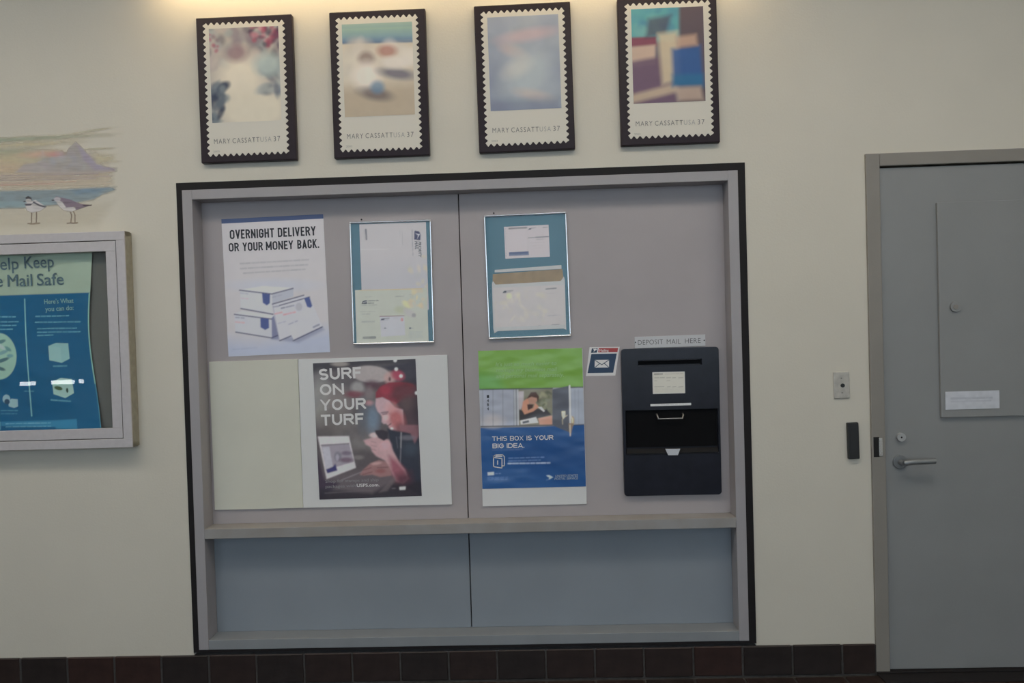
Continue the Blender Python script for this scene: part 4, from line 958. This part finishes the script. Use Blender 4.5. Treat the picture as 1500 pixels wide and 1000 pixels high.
def surf(k):
    e = lambda z, x, y, rx, ry, c, s=0.9, a=0.85, g=0: k.ell(*z([(x, y)])[0], rx/8.2, ry/8.2, c, s, a, g)
    blob(k, 41, (458, 560, 560, 650), [(100, 100, 102), (80, 76, 80), (110, 108, 108), (70, 66, 70)], 40, 8, 18, 0.45)
    k.poly([(450, 525), (620, 520), (620, 534), (540, 534), (452, 548)], (44, 42, 48), 8, 0.9)
    e(S5, 200, 560, 120, 250, (122, 124, 124), 1.0, 0.7); e(S5, 200, 780, 90, 120, (118, 118, 116), 1.0, 0.6); e(S5, 440, 150, 100, 28, (125, 120, 118), 0.7)
    e(S5, 420, 620, 170, 160, (112, 106, 106), 1.0, 0.6); e(S5, 350, 860, 200, 120, (88, 84, 84), 1.0, 0.7)
    e(S5, 820, 275, 230, 102, (136, 131, 133), 0.12, 0.95, 4)
    e(S5, 660, 440, 80, 70, (128, 128, 130), 0.7); e(S5, 620, 520, 110, 40, (98, 50, 62), 0.9, 0.8); e(S5, 830, 400, 90, 50, (72, 52, 62)); e(S5, 800, 500, 50, 70, (110, 100, 104), 0.9, 0.6)
    e(S5, 1000, 440, 140, 60, (60, 30, 40), 0.9, 0.8); e(S5, 800, 630, 50, 30, (150, 108, 112)); e(S5, 840, 820, 80, 160, (92, 108, 126), 1.0, 0.85); e(S5, 720, 790, 60, 200, (80, 86, 96), 1.0, 0.6)
    k.poly(S5([(960, 180), (1380, 120), (1400, 420), (1200, 400), (1100, 260)]), (42, 40, 50), 4, 0.9)
    e(S5, 1050, 320, 70, 70, (150, 125, 125), 0.6); e(S5, 1150, 290, 80, 60, (135, 58, 76), 0.6, 0.9, 20); e(S5, 1050, 335, 14, 26, (60, 30, 38), 0.6)
    # hair and cap
    k.poly(S5([(1040, 590), (1200, 380), (1390, 410), (1410, 1010), (1180, 1010), (1220, 820), (1120, 680)]), (62, 50, 56), 2.5)
    k.poly(S5([(878, 570), (880, 500), (930, 430), (1040, 375), (1180, 368), (1330, 395), (1385, 450), (1180, 600), (1120, 650), (1040, 600), (960, 562)]), (108, 42, 54), 1.6)
    k.poly(S5([(1100, 420), (1240, 370), (1390, 420), (1390, 560), (1150, 620), (1060, 560)]), (74, 40, 46), 9, 0.9)
    e(S5, 1000, 470, 60, 50, (128, 48, 62), 0.9, 0.7); e(S5, 1280, 640, 100, 90, (72, 60, 62), 1.0, 0.7)
    # face in profile, looking down left
    k.poly(S5([(880, 575), (960, 558), (1045, 600), (1110, 680), (1210, 710), (1225, 900), (1190, 1010), (1085, 1000), (1062, 965), (1030, 905), (1005, 880), (975, 885), (950, 858), (958, 800), (935, 765), (900, 730), (874, 660)]), (154, 132, 140), 1.3)
    e(S5, 1130, 830, 90, 140, (142, 78, 80), 0.9, 0.85, -20); e(S5, 1060, 680, 70, 60, (172, 130, 132), 1.0, 0.5); e(S5, 1180, 940, 60, 70, (96, 60, 66), 1.0, 0.8); e(S5, 1000, 800, 40, 40, (184, 156, 158), 0.9, 0.6)
    k.line(*S5([(945, 748), (1030, 738)]), 1.5, (72, 55, 68), 0.9); k.line(*S5([(965, 768), (1015, 760)]), 1.6, (60, 48, 60), 0.8)
    k.line(*S5([(1030, 905), (1065, 880)]), 1.4, (70, 35, 42), 0.9); e(S5, 1076, 942, 18, 16, (200, 190, 194), 0.3)
    # body
    k.poly(S6([(980, 100), (1100, 130), (1350, 170), (1380, 900), (1200, 780), (1080, 480), (1000, 230)]), (40, 43, 54), 3)
    k.poly(S6([(1120, 60), (1350, 60), (1345, 190), (1300, 285), (1250, 160), (1130, 130)]), (112, 80, 88), 2, 0.85)
    e(S6, 1220, 210, 90, 30, (95, 95, 105), 0.8, 0.7); e(S6, 1250, 340, 90, 80, (52, 60, 72), 1.0, 0.8)
    k.line(*S6([(1142, 150), (1138, 330)]), 1.1, (150, 150, 156), 0.8); k.line(*S6([(1138, 330), (1130, 515)]), 1.0, (120, 120, 130), 0.8); k.line(*S6([(1085, 200), (1100, 330)]), 0.9, (90, 92, 102), 0.7)
    # table and laptop
    k.poly(S6([(160, 560), (420, 640), (760, 560), (1050, 660), (1050, 800), (900, 860), (190, 880)]), (84, 78, 84), 8, 0.9)
    k.poly(S6([(165, 420), (250, 700), (420, 740), (200, 940), (150, 900)]), (50, 42, 58), 5, 0.9)
    e(S6, 640, 440, 60, 26, (108, 106, 106), 0.8, 0.7)
    k.poly(S6([(165, 195), (530, 190), (612, 560), (270, 692)]), (166, 164, 170), 0.9)
    k.poly(S6([(205, 292), (532, 275), (590, 490), (262, 585)]), (126, 122, 134), 0.9); k.line(*S6([(205, 298), (530, 278)]), 1.3, (72, 68, 76), 0.9)
    k.poly(S6([(215, 320), (300, 314), (345, 545), (262, 580)]), (150, 151, 162), 0.9)
    e(S6, 400, 430, 45, 60, (98, 98, 112), 0.5); e(S6, 395, 440, 20, 40, (138, 136, 150), 0.5); e(S6, 500, 390, 60, 26, (92, 84, 100), 0.6); e(S6, 500, 470, 80, 30, (88, 72, 88), 0.7)
    k.poly(S6([(262, 582), (345, 548), (372, 512), (396, 592), (278, 626)]), (52, 52, 92), 0.8)
    k.line(*S6([(440, 705), (750, 580)]), 1.2, (125, 122, 128), 0.7)
    # cup and hands
    k.poly(S6([(700, 240), (780, 215), (830, 200), (1000, 235), (1050, 370), (1120, 500), (1190, 590), (1230, 690), (1160, 750), (1080, 720), (1020, 600), (950, 475), (850, 425), (800, 370), (785, 320), (728, 290)]), (156, 130, 136), 2.2)
    k.poly(S6([(1000, 420), (1090, 480), (1190, 590), (1230, 690), (1160, 750), (1080, 720), (1020, 600)]), (118, 66, 80), 8, 0.9)
    e(S6, 960, 300, 60, 50, (178, 140, 150), 0.9, 0.6); e(S6, 830, 180, 60, 30, (176, 158, 162), 0.6, 0.9)
    k.poly(S6([(835, 125), (920, 118), (990, 140), (985, 215), (940, 246), (880, 215), (840, 160)]), (46, 42, 50), 1)
    for y in (255, 300, 345): k.line(*S6([(790, y), (850, y+12)]), 1.0, (120, 92, 100), 0.7)
    k.poly(S6([(655, 640), (700, 580), (780, 510), (880, 470), (960, 485), (1010, 560), (1030, 650), (900, 670), (800, 640), (700, 650)]), (128, 98, 100), 1.8, 0.9)
    e(S6, 850, 510, 60, 18, (158, 132, 134), 0.8, 0.8, -8); e(S6, 900, 600, 60, 26, (112, 68, 72), 0.8, 0.7)
    for p, q in (((700, 590), (790, 560)), ((690, 640), (800, 610)), ((860, 560), (990, 555))): k.line(*S6([p, q]), 1.1, (80, 55, 60), 0.8)
    k.poly(S6([(1090, 640), (1260, 600), (1300, 800), (1060, 800)]), (60, 42, 52), 12, 0.8); k.poly(S5([(1290, 100), (1420, 100), (1420, 1000), (1330, 700), (1380, 500)]), (40, 36, 44), 14, 0.8)
    k.poly(S6([(180, 800), (450, 820), (800, 860), (1000, 740), (1200, 760), (1400, 700), (1400, 950), (180, 960)]), (38, 36, 44), 6, 0.85)
    k.poly(S6([(880, 850), (1060, 660), (1080, 700), (980, 830)]), (95, 88, 92), 3, 0.6)
    k.line(*S6([(250, 855), (800, 825)]), 1.0, (92, 88, 92), 0.7)
    k.poly(S6([(1120, 785), (1192, 780), (1190, 815), (1122, 818)]), (178, 180, 184), 0.8); k.words(*S6([(1035, 802), (1072, 801)]), 1.2, (110, 108, 112), 0.7, 3)
    for x, y in ((1117, 105), (1130, 213), (1188, 298), (1380, 505)): e(S5, x, y, 20, 20, (185, 186, 190), 0.25, 1)
    e(S5, 1130, 213, 6, 6, (130, 120, 125), 0.3, 1); e(S5, 1188, 298, 6, 6, (130, 120, 125), 0.3, 1)
    k.noise(3, 0.05, 11)
printed('print', R, surf, (74, 70, 74), 0.42, M['print_surf'], t, 0.0014, 0.75, blur=2)
ts = lambda s, z, a, b, h: block(t, R, s, z([a])[0], z([b])[0], h, M['whiteink'], 0.0024, 0.205)
ts('SURF', S5, (190, 350), (705, 322), 16.6); ts('ON', S5, (200, 534), (494, 522), 16.2); ts('YOUR', S5, (207, 722), (762, 702), 16.2); ts('TURF', S5, (215, 906), (735, 886), 16.2)
tg = lambda s, a, b, h, m_, bo=0.0: text(t, R, s, S6([a])[0], S6([b])[0], h, m_, d=0.0024, bold=bo)
sw = mat('faded_white_ink', (0.30, 0.29, 0.30), 0.5)
tg('Shop for stamps and ship', (258, 735), (878, 715), 4.2, sw, 0.008); tg('packages with', (260, 795), (612, 783), 4.2, sw, 0.008); tg('USPS.com.', (625, 783), (888, 776), 4.4, M['whiteink'], 0.02)

# box poster
R0 = Rect([(700.5, 516), (853.5, 510), (859, 737.8), (707, 740.6)], PY)
t = hung('poster_board', R0, 'white backing board showing as a strip below the green and blue poster', 'board')
boxes('card', [(-R0.w/2, R0.w/2, -0.006, 0, -R0.h/2, R0.h/2)], M['white'], t, 0.0006)
R = Rect([(700, 514.4), (852.9, 509), (858, 712.6), (707, 715.2)], PY-0.006)
t = hung('box_rental_poster', R, 'glossy green, photo and blue poster between the seam and the mail drop', 'poster')
boxes('sheet', [(-R.w/2, R.w/2, -0.0010, -0.0001, -R.h/2, R.h/2)], M['paper'], t)
B3, B4 = zoom(690, 500, 7.694), zoom(690, 620, 8)
def box(k):
    k.poly([(680, 500), (870, 500), (870, 566.2), (701, 570.8), (680, 571)], (93, 131, 56), 0.8)
    k.poly([(690, 545), (730, 550), (740, 572), (690, 575)], (80, 130, 72), 14, 0.7)
    k.poly([(680, 628.5), (707, 626.8), (780, 625.5), (870, 621.5), (870, 730), (680, 730)], (32, 68, 116), 0.8)
    k.poly([(740, 650), (870, 640), (870, 690), (780, 690)], (26, 58, 104), 20, 0.6)
    P3 = lambda pts, c, s=0.9, a=1: k.poly(B3(pts), c, s, a); P4 = lambda pts, c, s=0.9, a=1: k.poly(B4(pts), c, s, a)
    P3([(60, 545), (1300, 520), (1300, 940), (60, 965)], (128, 134, 146))
    P3([(135, 550), (480, 545), (485, 955), (140, 960)], (130, 136, 150)); k.ell(*B3([(240, 900)])[0], 16, 9, (156, 154, 158), 1.0, 0.8)
    for x in (130, 245, 355, 478): k.line(*B3([(x, 550), (x+3, 955)]), 0.9, (98, 104, 116), 0.8)
    P3([(483, 545), (525, 545), (532, 955), (492, 958)], (112, 117, 126)); k.line(*B3([(490, 548), (497, 955)]), 1.0, (160, 165, 172)); k.line(*B3([(522, 546), (530, 952)]), 1.2, (165, 168, 174))
    P3([(532, 545), (915, 535), (915, 940), (538, 948)], (104, 104, 92)); P3([(532, 565), (592, 562), (590, 720), (550, 780), (535, 780)], (150, 146, 152), 1.5)
    blob(k, 51, (788, 806, 575, 605), [(92, 100, 78), (128, 130, 108), (70, 76, 62), (108, 112, 98)], 26, 2, 5, 0.7)
    P3([(540, 765), (600, 800), (720, 760), (850, 770), (905, 830), (740, 870), (545, 892)], (50, 48, 52), 1.2)
    P3([(582, 680), (635, 640), (660, 690), (632, 740), (640, 780), (700, 750), (718, 690), (765, 740), (700, 790), (600, 825), (568, 770)], (166, 122, 104), 0.9)
    P3([(630, 712), (700, 712), (690, 750), (640, 775)], (58, 38, 36), 0.9); P3([(640, 640), (670, 600), (745, 605), (745, 660), (715, 712), (650, 705)], (150, 118, 106), 0.9)
    P3([(625, 650), (672, 575), (730, 572), (765, 625), (750, 700), (738, 640), (680, 625), (645, 640)], (66, 50, 46), 1.0)
    P3([(750, 742), (790, 740), (830, 785), (815, 795), (780, 765)], (190, 190, 196), 0.8)
    P3([(552, 895), (730, 855), (755, 918), (560, 938)], (176, 176, 180), 0.9); P3([(575, 905), (648, 888), (655, 915), (580, 930)], (70, 75, 82), 0.8)
    P3([(755, 870), (912, 838), (912, 938), (770, 940)], (168, 126, 112), 1)
    k.line(*B3([(85, 545), (915, 530)]), 1.5, (45, 52, 50)); k.line(*B3([(1125, 518), (1262, 515)]), 1.5, (50, 52, 60)); k.line(*B3([(85, 962), (915, 945)]), 1.4, (52, 50, 58)); k.line(*B3([(1125, 945), (1300, 938)]), 1.6, (42, 52, 72))
    P3([(1130, 535), (1300, 530), (1300, 935), (1135, 940)], (132, 140, 154)); 
    for x in (1170, 1210): k.line(*B3([(x, 540), (x+3, 935)]), 0.8, (112, 120, 134), 0.7)
    P3([(915, 542), (1100, 500), (1112, 1030), (915, 948)], (72, 76, 86)); k.line(*B3([(1110, 500), (1118, 1010)]), 2.0, (186, 190, 197))
    P3([(1018, 790), (1060, 788), (1062, 850), (1035, 880), (1022, 840)], (188, 182, 160)); k.line(*B3([(1028, 880), (1030, 935)]), 1.2, (150, 145, 128)); k.line(*B3([(1062, 850), (1082, 835)]), 1.2, (160, 154, 138))
    k.ell(*B3([(1145, 900)])[0], 2.2, 7, (140, 122, 92), 0.3); k.ell(*B3([(1143, 900)])[0], 1.0, 5, (185, 175, 150), 0.4); k.line(*B3([(1125, 840), (1140, 880)]), 1.2, (170, 165, 155))
    P4([(1140, 0), (1200, 0), (1180, 80), (1165, 155), (1148, 100)], (120, 108, 96), 0.8); k.line(*B4([(1158, 20), (1160, 150)]), 1.0, (190, 185, 178))
    for i, (x0, x1, y) in enumerate(((440, 850, 402), (440, 810, 435))): k.words(*B4([(x0, y+6), (x1, y-4)]), 1.5, (105, 130, 172), 0.8, i)
    k.words(*B4([(435, 470), (920, 464)]), 1.9, (155, 172, 200), 0.95, 5); k.words(*B4([(250, 313), (600, 305)]), 0.8, (90, 100, 130), 0.6, 6)
    P4([(195, 570), (270, 566), (272, 602), (198, 606)], (160, 172, 195)); k.words(*B4([(285, 587), (345, 585)]), 1.0, (110, 130, 170), 0.8, 7)
    for i, y in enumerate((630, 645, 658)): k.words(*B4([(195, y), (430, y-4)]), 0.9, (80, 108, 155), 0.7, 8+i)
    # eagle-like dart emblem
    P4([(878, 608), (915, 608), (958, 632), (905, 660), (915, 635), (890, 622)], (160, 180, 195), 0.7); P4([(880, 655), (900, 650), (896, 668), (878, 668)], (70, 100, 140), 0.7)
    k.noise(12, 0.03, 12)
printed('print', R, box, (110, 110, 110), 0.43, M['print_gloss'], t, 0.0014, 0.75, blur=1)
tb = lambda s, z, a, b, h, m_, bo=0.0, **kw: text(t, R, s, z([a])[0], z([b])[0], h, m_, d=0.0024, bold=bo, **kw)
tb("It's just so much easier to", B3, (275, 282), (962, 262), 5.4, M['greenink'], 0.008, slant=0.2)
tb('manage my business mail', B3, (280, 346), (968, 330), 5.4, M['greenink'], 0.008, slant=0.2)
tb('and personal mail separately.', B3, (278, 414), (1045, 396), 5.4, M['greenink'], 0.008, slant=0.2)
for s_, a_, b_ in (('THIS', (248, 208), (422, 205)), ('BOX', (455, 204), (612, 201)), ('IS', (648, 200), (710, 199)), ('YOUR', (742, 198), (962, 194)), ('BIG', (252, 292), (385, 290)), ('IDEA.', (418, 289), (622, 286))):
    block(t, R, s_, B4([a_])[0], B4([b_])[0], 6.9, M['whiteink'], 0.0024, 0.175)
pb = mat('pale_blue_white_ink', (0.42, 0.50, 0.60), 0.5)
tb('UNITED STATES', B4, (985, 630), (1250, 624), 3.2, pb, 0.012, slant=0.2); tb('POSTAL SERVICE', B4, (975, 662), (1252, 656), 3.2, pb, 0.012, slant=0.2)
for s, y in zip('1484', (640, 686, 732, 778)): tb(s, B3, (180, y), (200, y-0.5), 4.2, M['ink'], 0.01)
# mailbox pictogram
def strokes(par, R, z, segs, w, m_, name, d):
    V, F_ = [], []
    for p, q in segs:
        a, b = np.array(R.loc(*z([p])[0])), np.array(R.loc(*z([q])[0])); e = (b-a)/np.hypot(*(b-a)); n = np.array([-e[1], e[0]])*w/2; a = a-e*w/2; b = b+e*w/2
        k_ = len(V); V += [(a-n)[[0, 1]], (b-n)[[0, 1]], (b+n)[[0, 1]], (a+n)[[0, 1]]]; F_.append((k_, k_+1, k_+2, k_+3))
    return mesh_obj(name, [(v[0], -d, v[1]) for v in V], F_, m_, par)
strokes(t, R, B4, [((264, 385), (264, 505)), ((264, 505), (362, 522)), ((362, 522), (362, 412)), ((362, 412), (264, 398)), ((264, 385), (285, 370)), ((285, 370), (370, 368)), ((370, 368), (390, 390)), ((390, 390), (390, 495)), ((390, 495), (368, 497)), ((312, 438), (312, 478)), ((290, 385), (360, 386))], 0.0040, M['whiteink'], 'box_pictogram', 0.0023)

# parallelogram sticker
c4 = [(864, 508.5), (908, 507.4), (901, 549.6), (858, 551)]
R = Rect([(861, 508.8), (904.5, 507.5), (904.5, 549.7), (861, 551)], PY)
t = hung('mailing_sticker', R, 'slanted navy and red sticker with a white envelope symbol left of the mail drop', 'sticker')
Lp = lambda pts: [R.loc(*p) for p in reversed(pts)]
prism('sticker_base', Lp(c4), 0.0, 0.001, M['whiteink'], t)
K8 = zoom(660, 270, 3.333)
prism('navy_field', Lp(K8([(688, 828), (812, 824), (793, 918), (668, 922)])), 0.001, 0.0014, M['navy'], t)
prism('red_band', Lp(K8([(725, 799), (819, 797), (815, 817), (721, 820)])), 0.001, 0.0014, M['red'], t)
prism('emblem_block', Lp(K8([(691, 801), (719, 800), (715, 821), (686, 823)])), 0.001, 0.0014, M['navy'], t)
prism('emblem', Lp(K8([(696, 803), (712, 802), (717, 806), (706, 812), (699, 818), (701, 809)])), 0.0014, 0.0017, M['whiteink'], t)
text(t, R, 'Mailing', K8([(728, 816)])[0], K8([(772, 814.5)])[0], 3.4, M['whiteink'], d=0.0016, bold=0.01)
ev = K8([(704, 857), (774, 855), (773, 893), (703, 895)])
prism('envelope_symbol', Lp(ev), 0.0014, 0.0017, M['whiteink'], t)
strokes(t, R, K8, [((706, 859), (738, 880)), ((738, 880), (772, 857)), ((705, 893), (728, 874)), ((771, 891), (749, 872))], 0.0030, M['navy'], 'envelope_lines', 0.0020)

# DEPOSIT MAIL HERE plate
D1 = zoom(900, 480, 9.09)
R = Rect(D1([(268, 118), (1205, 92), (1212, 240), (272, 272)]), PY)
t = hung('deposit_sign', R, 'grey engraved plastic plate above the mail drop', 'sign')
boxes('plate', [(-R.w/2, R.w/2, -0.003, 0, -R.h/2, R.h/2)], mat('light_grey_plastic', (0.58, 0.58, 0.60), 0.45), t, 0.0005)
for s, a, b in (('DEPOSIT', (314, 226), (655, 216)), ('MAIL', (706, 216), (890, 211)), ('HERE', (947, 206), (1150, 200))):
    text(t, R, s, D1([a])[0], D1([b])[0], 7.0, M['plateink'], d=0.0032, bold=-0.004, spacing=1.05)
for p in ((281, 190), (1194, 168)):
    u, v = R.loc(*D1([p])[0]); prism('screw', circle(u, v, 0.0026, 12), 0.003, 0.0045, M['gap'], t)

# ================================================================== mail drop
TH = 0.020
R = Rect([(910.3, 511.4), (1052.8, 507.2), (1057.3, 723.6), (914.3, 726.8)], PY-TH)
t = empty('mail_drop', (R.c[0], PY, R.c[1]), R.a)
tag(t, 'black metal mail drop with slot and pull-down hopper below the deposit plate', 'mail drop')
D2 = zoom(900, 580, 6.25)
def q4(z, pts):
    a = np.array([R.loc(*p) for p in z(pts)]); return a[:, 0].min(), a[:, 0].max(), a[:, 1].min(), a[:, 1].max()
fp = prism('faceplate', rounded(R.w, R.h, 0.014), 0.0, TH, M['mailblack'], t)
s0 = R.loc(*D1([(320, 510)])[0]); s1 = R.loc(*D1([(1165, 408)])[0])
h0 = R.loc(*D2([(108, 535)])[0]); h1 = R.loc(*D2([(948, 108)])[0])
cut(fp, [(s0[0], s1[0], -TH-0.01, -0.004, s0[1], s1[1]), (h0[0], h1[0], -TH-0.01, -0.003, h0[1], h1[1])])
fp.data.materials.clear(); fp.data.materials.append(M['mailblack'])
for p in fp.data.polygons: p.material_index = 0
bv = fp.modifiers.new('bevel', 'BEVEL'); bv.width = 0.0012; bv.segments = 2; bv.limit_method = 'ANGLE'
boxes('slot_lip', [(s0[0]+0.02, s1[0]-0.02, -TH-0.004, -TH+0.004, s1[1]-0.004, s1[1]-0.001)], M['mailblack'], t, 0.001)
boxes('slot_flap', [(s0[0]+0.002, s1[0]-0.002, -0.007, -0.0045, s0[1]+0.004, s1[1]-0.004)], M['mailinner'], t)
hop = boxes('hopper_door', [(h0[0]+0.003, h1[0]-0.003, -0.009, -0.004, h0[1]+0.028, h1[1]-0.003)], M['mailinner'], t, 0.001)
lz = R.loc(*D2([(500, 478)])[0])[1]
V = [(h0[0]+0.002, -0.006, lz), (h1[0]-0.002, -0.006, lz), (h1[0]-0.002, -TH-0.004, h0[1]+0.006), (h0[0]+0.002, -TH-0.004, h0[1]+0.006),
     (h0[0]+0.002, -0.004, h0[1]+0.001), (h1[0]-0.002, -0.004, h0[1]+0.001), (h1[0]-0.002, -TH-0.004, h0[1]+0.001), (h0[0]+0.002, -TH-0.004, h0[1]+0.001)]
mesh_obj('hopper_lip', V, [(0, 1, 2, 3)[::-1], (4, 5, 6, 7), (3, 2, 6, 7)[::-1], (0, 3, 7, 4), (1, 5, 6, 2), (0, 4, 5, 1)], mat('dull_black', (0.012, 0.012, 0.014), 0.6, spec=0.2), t)
ha = R.loc(*D2([(392, 205)])[0]); hb = R.loc(*D2([(630, 205)])[0]); ht = R.loc(*D2([(400, 165)])[0])[1]
o = tube('pull_handle', [(ha[0], -0.009, ht), (ha[0], -0.024, ht-0.004), (ha[0]+0.004, -0.026, ha[1]), (hb[0]-0.004, -0.026, ha[1]), (hb[0], -0.024, ht-0.004), (hb[0], -0.009, ht)], 0.0034, mat('worn_handle_metal', (0.30, 0.29, 0.28), 0.35, 0.7), hop)
o['label'] = 'worn grey metal pull bar'
o = prism('latch_plate', [R.loc(*p) for p in D2([(600, 478), (462, 478), (490, 537), (578, 537)])], TH+0.003, TH+0.006, mat('latch_aluminium', (0.62, 0.63, 0.66), 0.4, 0.3), t, 0.0006)
o['label'] = 'silver trapezoid latch plate'
# labels stuck on the drop
R5 = Rect(D1([(503, 590), (938, 580), (942, 870), (512, 882)]), PY-TH)
t = hung('collection_card', R5, 'small white collection times card on the upper half of the mail drop', 'label')
prism('card', rounded(R5.w, R5.h, 0.002, 3), 0.0, 0.0008, M['paper'], t)
def card(k):
    k.words(*D1([(535, 617), (638, 614)]), 2.2, (100, 100, 98), 0.9, 1); k.words(*D1([(680, 615), (910, 608)]), 1.8, (140, 140, 136), 0.7, 2)
    for i, (x0, x1) in enumerate(((535, 665), (695, 750), (775, 830), (855, 912))): k.words(*D1([(x0, 665), (x1, 662)]), 1.2, (118, 118, 114), 0.8, i+3)
    for i, (x0, x1, y) in enumerate(((535, 570, 705), (700, 740, 703))): k.words(*D1([(x0, y), (x1, y)]), 1.0, (130, 130, 126), 0.7, i+7)
    for x0, x1 in ((535, 662), (705, 745), (775, 820), (855, 915)): k.line(*D1([(x0, 786), (x1, 780)]), 0.9, (115, 115, 112), 0.8)
    for i, y in enumerate((805, 825, 845)): k.words(*D1([(540, y), (920, y-8)]), 0.8, (145, 145, 140), 0.5, i+12)
printed('print', R5, card, (160, 161, 156), 0.44, M['print'], t, 0.0010, 0.7, area=(-R5.w/2+0.002, R5.w/2-0.002, -R5.h/2+0.002, R5.h/2-0.002))
R6 = Rect(D2([(328, 70), (703, 64), (703, 86), (330, 90)]), PY-TH)
t = hung('instruction_strip', R6, 'thin white label strip just above the mail drop hopper', 'label')
prism('strip', rounded(R6.w, R6.h, 0.0015, 3), 0.0, 0.0008, M['white'], t)
def strip(k): k.words(*D2([(370, 79), (660, 75)]), 1.0, (120, 122, 126), 0.7, 2)
printed('print', R6, strip, (168, 170, 174), 0.42, M['print'], t, 0.001, 0.6, area=(-R6.w/2+0.002, R6.w/2-0.002, -R6.h/2+0.001, R6.h/2-0.001))

# ================================================================== small wall fittings by the door
W5 = zoom(1170, 420, 4.545)
R = Rect(W5([(226, 566), (332, 562), (341, 740), (234, 744)]), 0.0)
t = hung('key_switch_plate', R, 'stainless steel wall plate with a round key switch left of the door', 'switch')
prism('cover_plate', rounded(R.w, R.h, 0.004, 4), 0.0, 0.006, M['steel'], t, 0.0025)
cu_, cv_ = R.loc(*W5([(288, 655)])[0]); prism('key_switch', circle(cu_, cv_, 0.0085, 20), 0.006, 0.010, M['plastic_black'], t, 0.0008)
for p in ((280, 607), (286, 703)):
    u, v = R.loc(*W5([p])[0]); prism('screw', circle(u, v, 0.0032, 12), 0.006, 0.0075, M['doorframe'], t, 0.0004)
W6 = zoom(1170, 600, 4.545)
R = Rect(W6([(315, 84), (388, 80), (396, 322), (322, 325)]), 0.0)
t = hung('card_reader', R, 'tall narrow black card reader on the wall beside the door', 'card reader')
boxes('reader_body', [(-R.w/2, R.w/2, -0.018, 0, -R.h/2, R.h/2)], M['plastic_black'], t, 0.003)
boxes('reader_face', [(-R.w/2+0.008, R.w/2-0.006, -0.0195, -0.018, -R.h/2+0.008, R.h/2-0.008)], M['plastic_black'], t, 0.001)
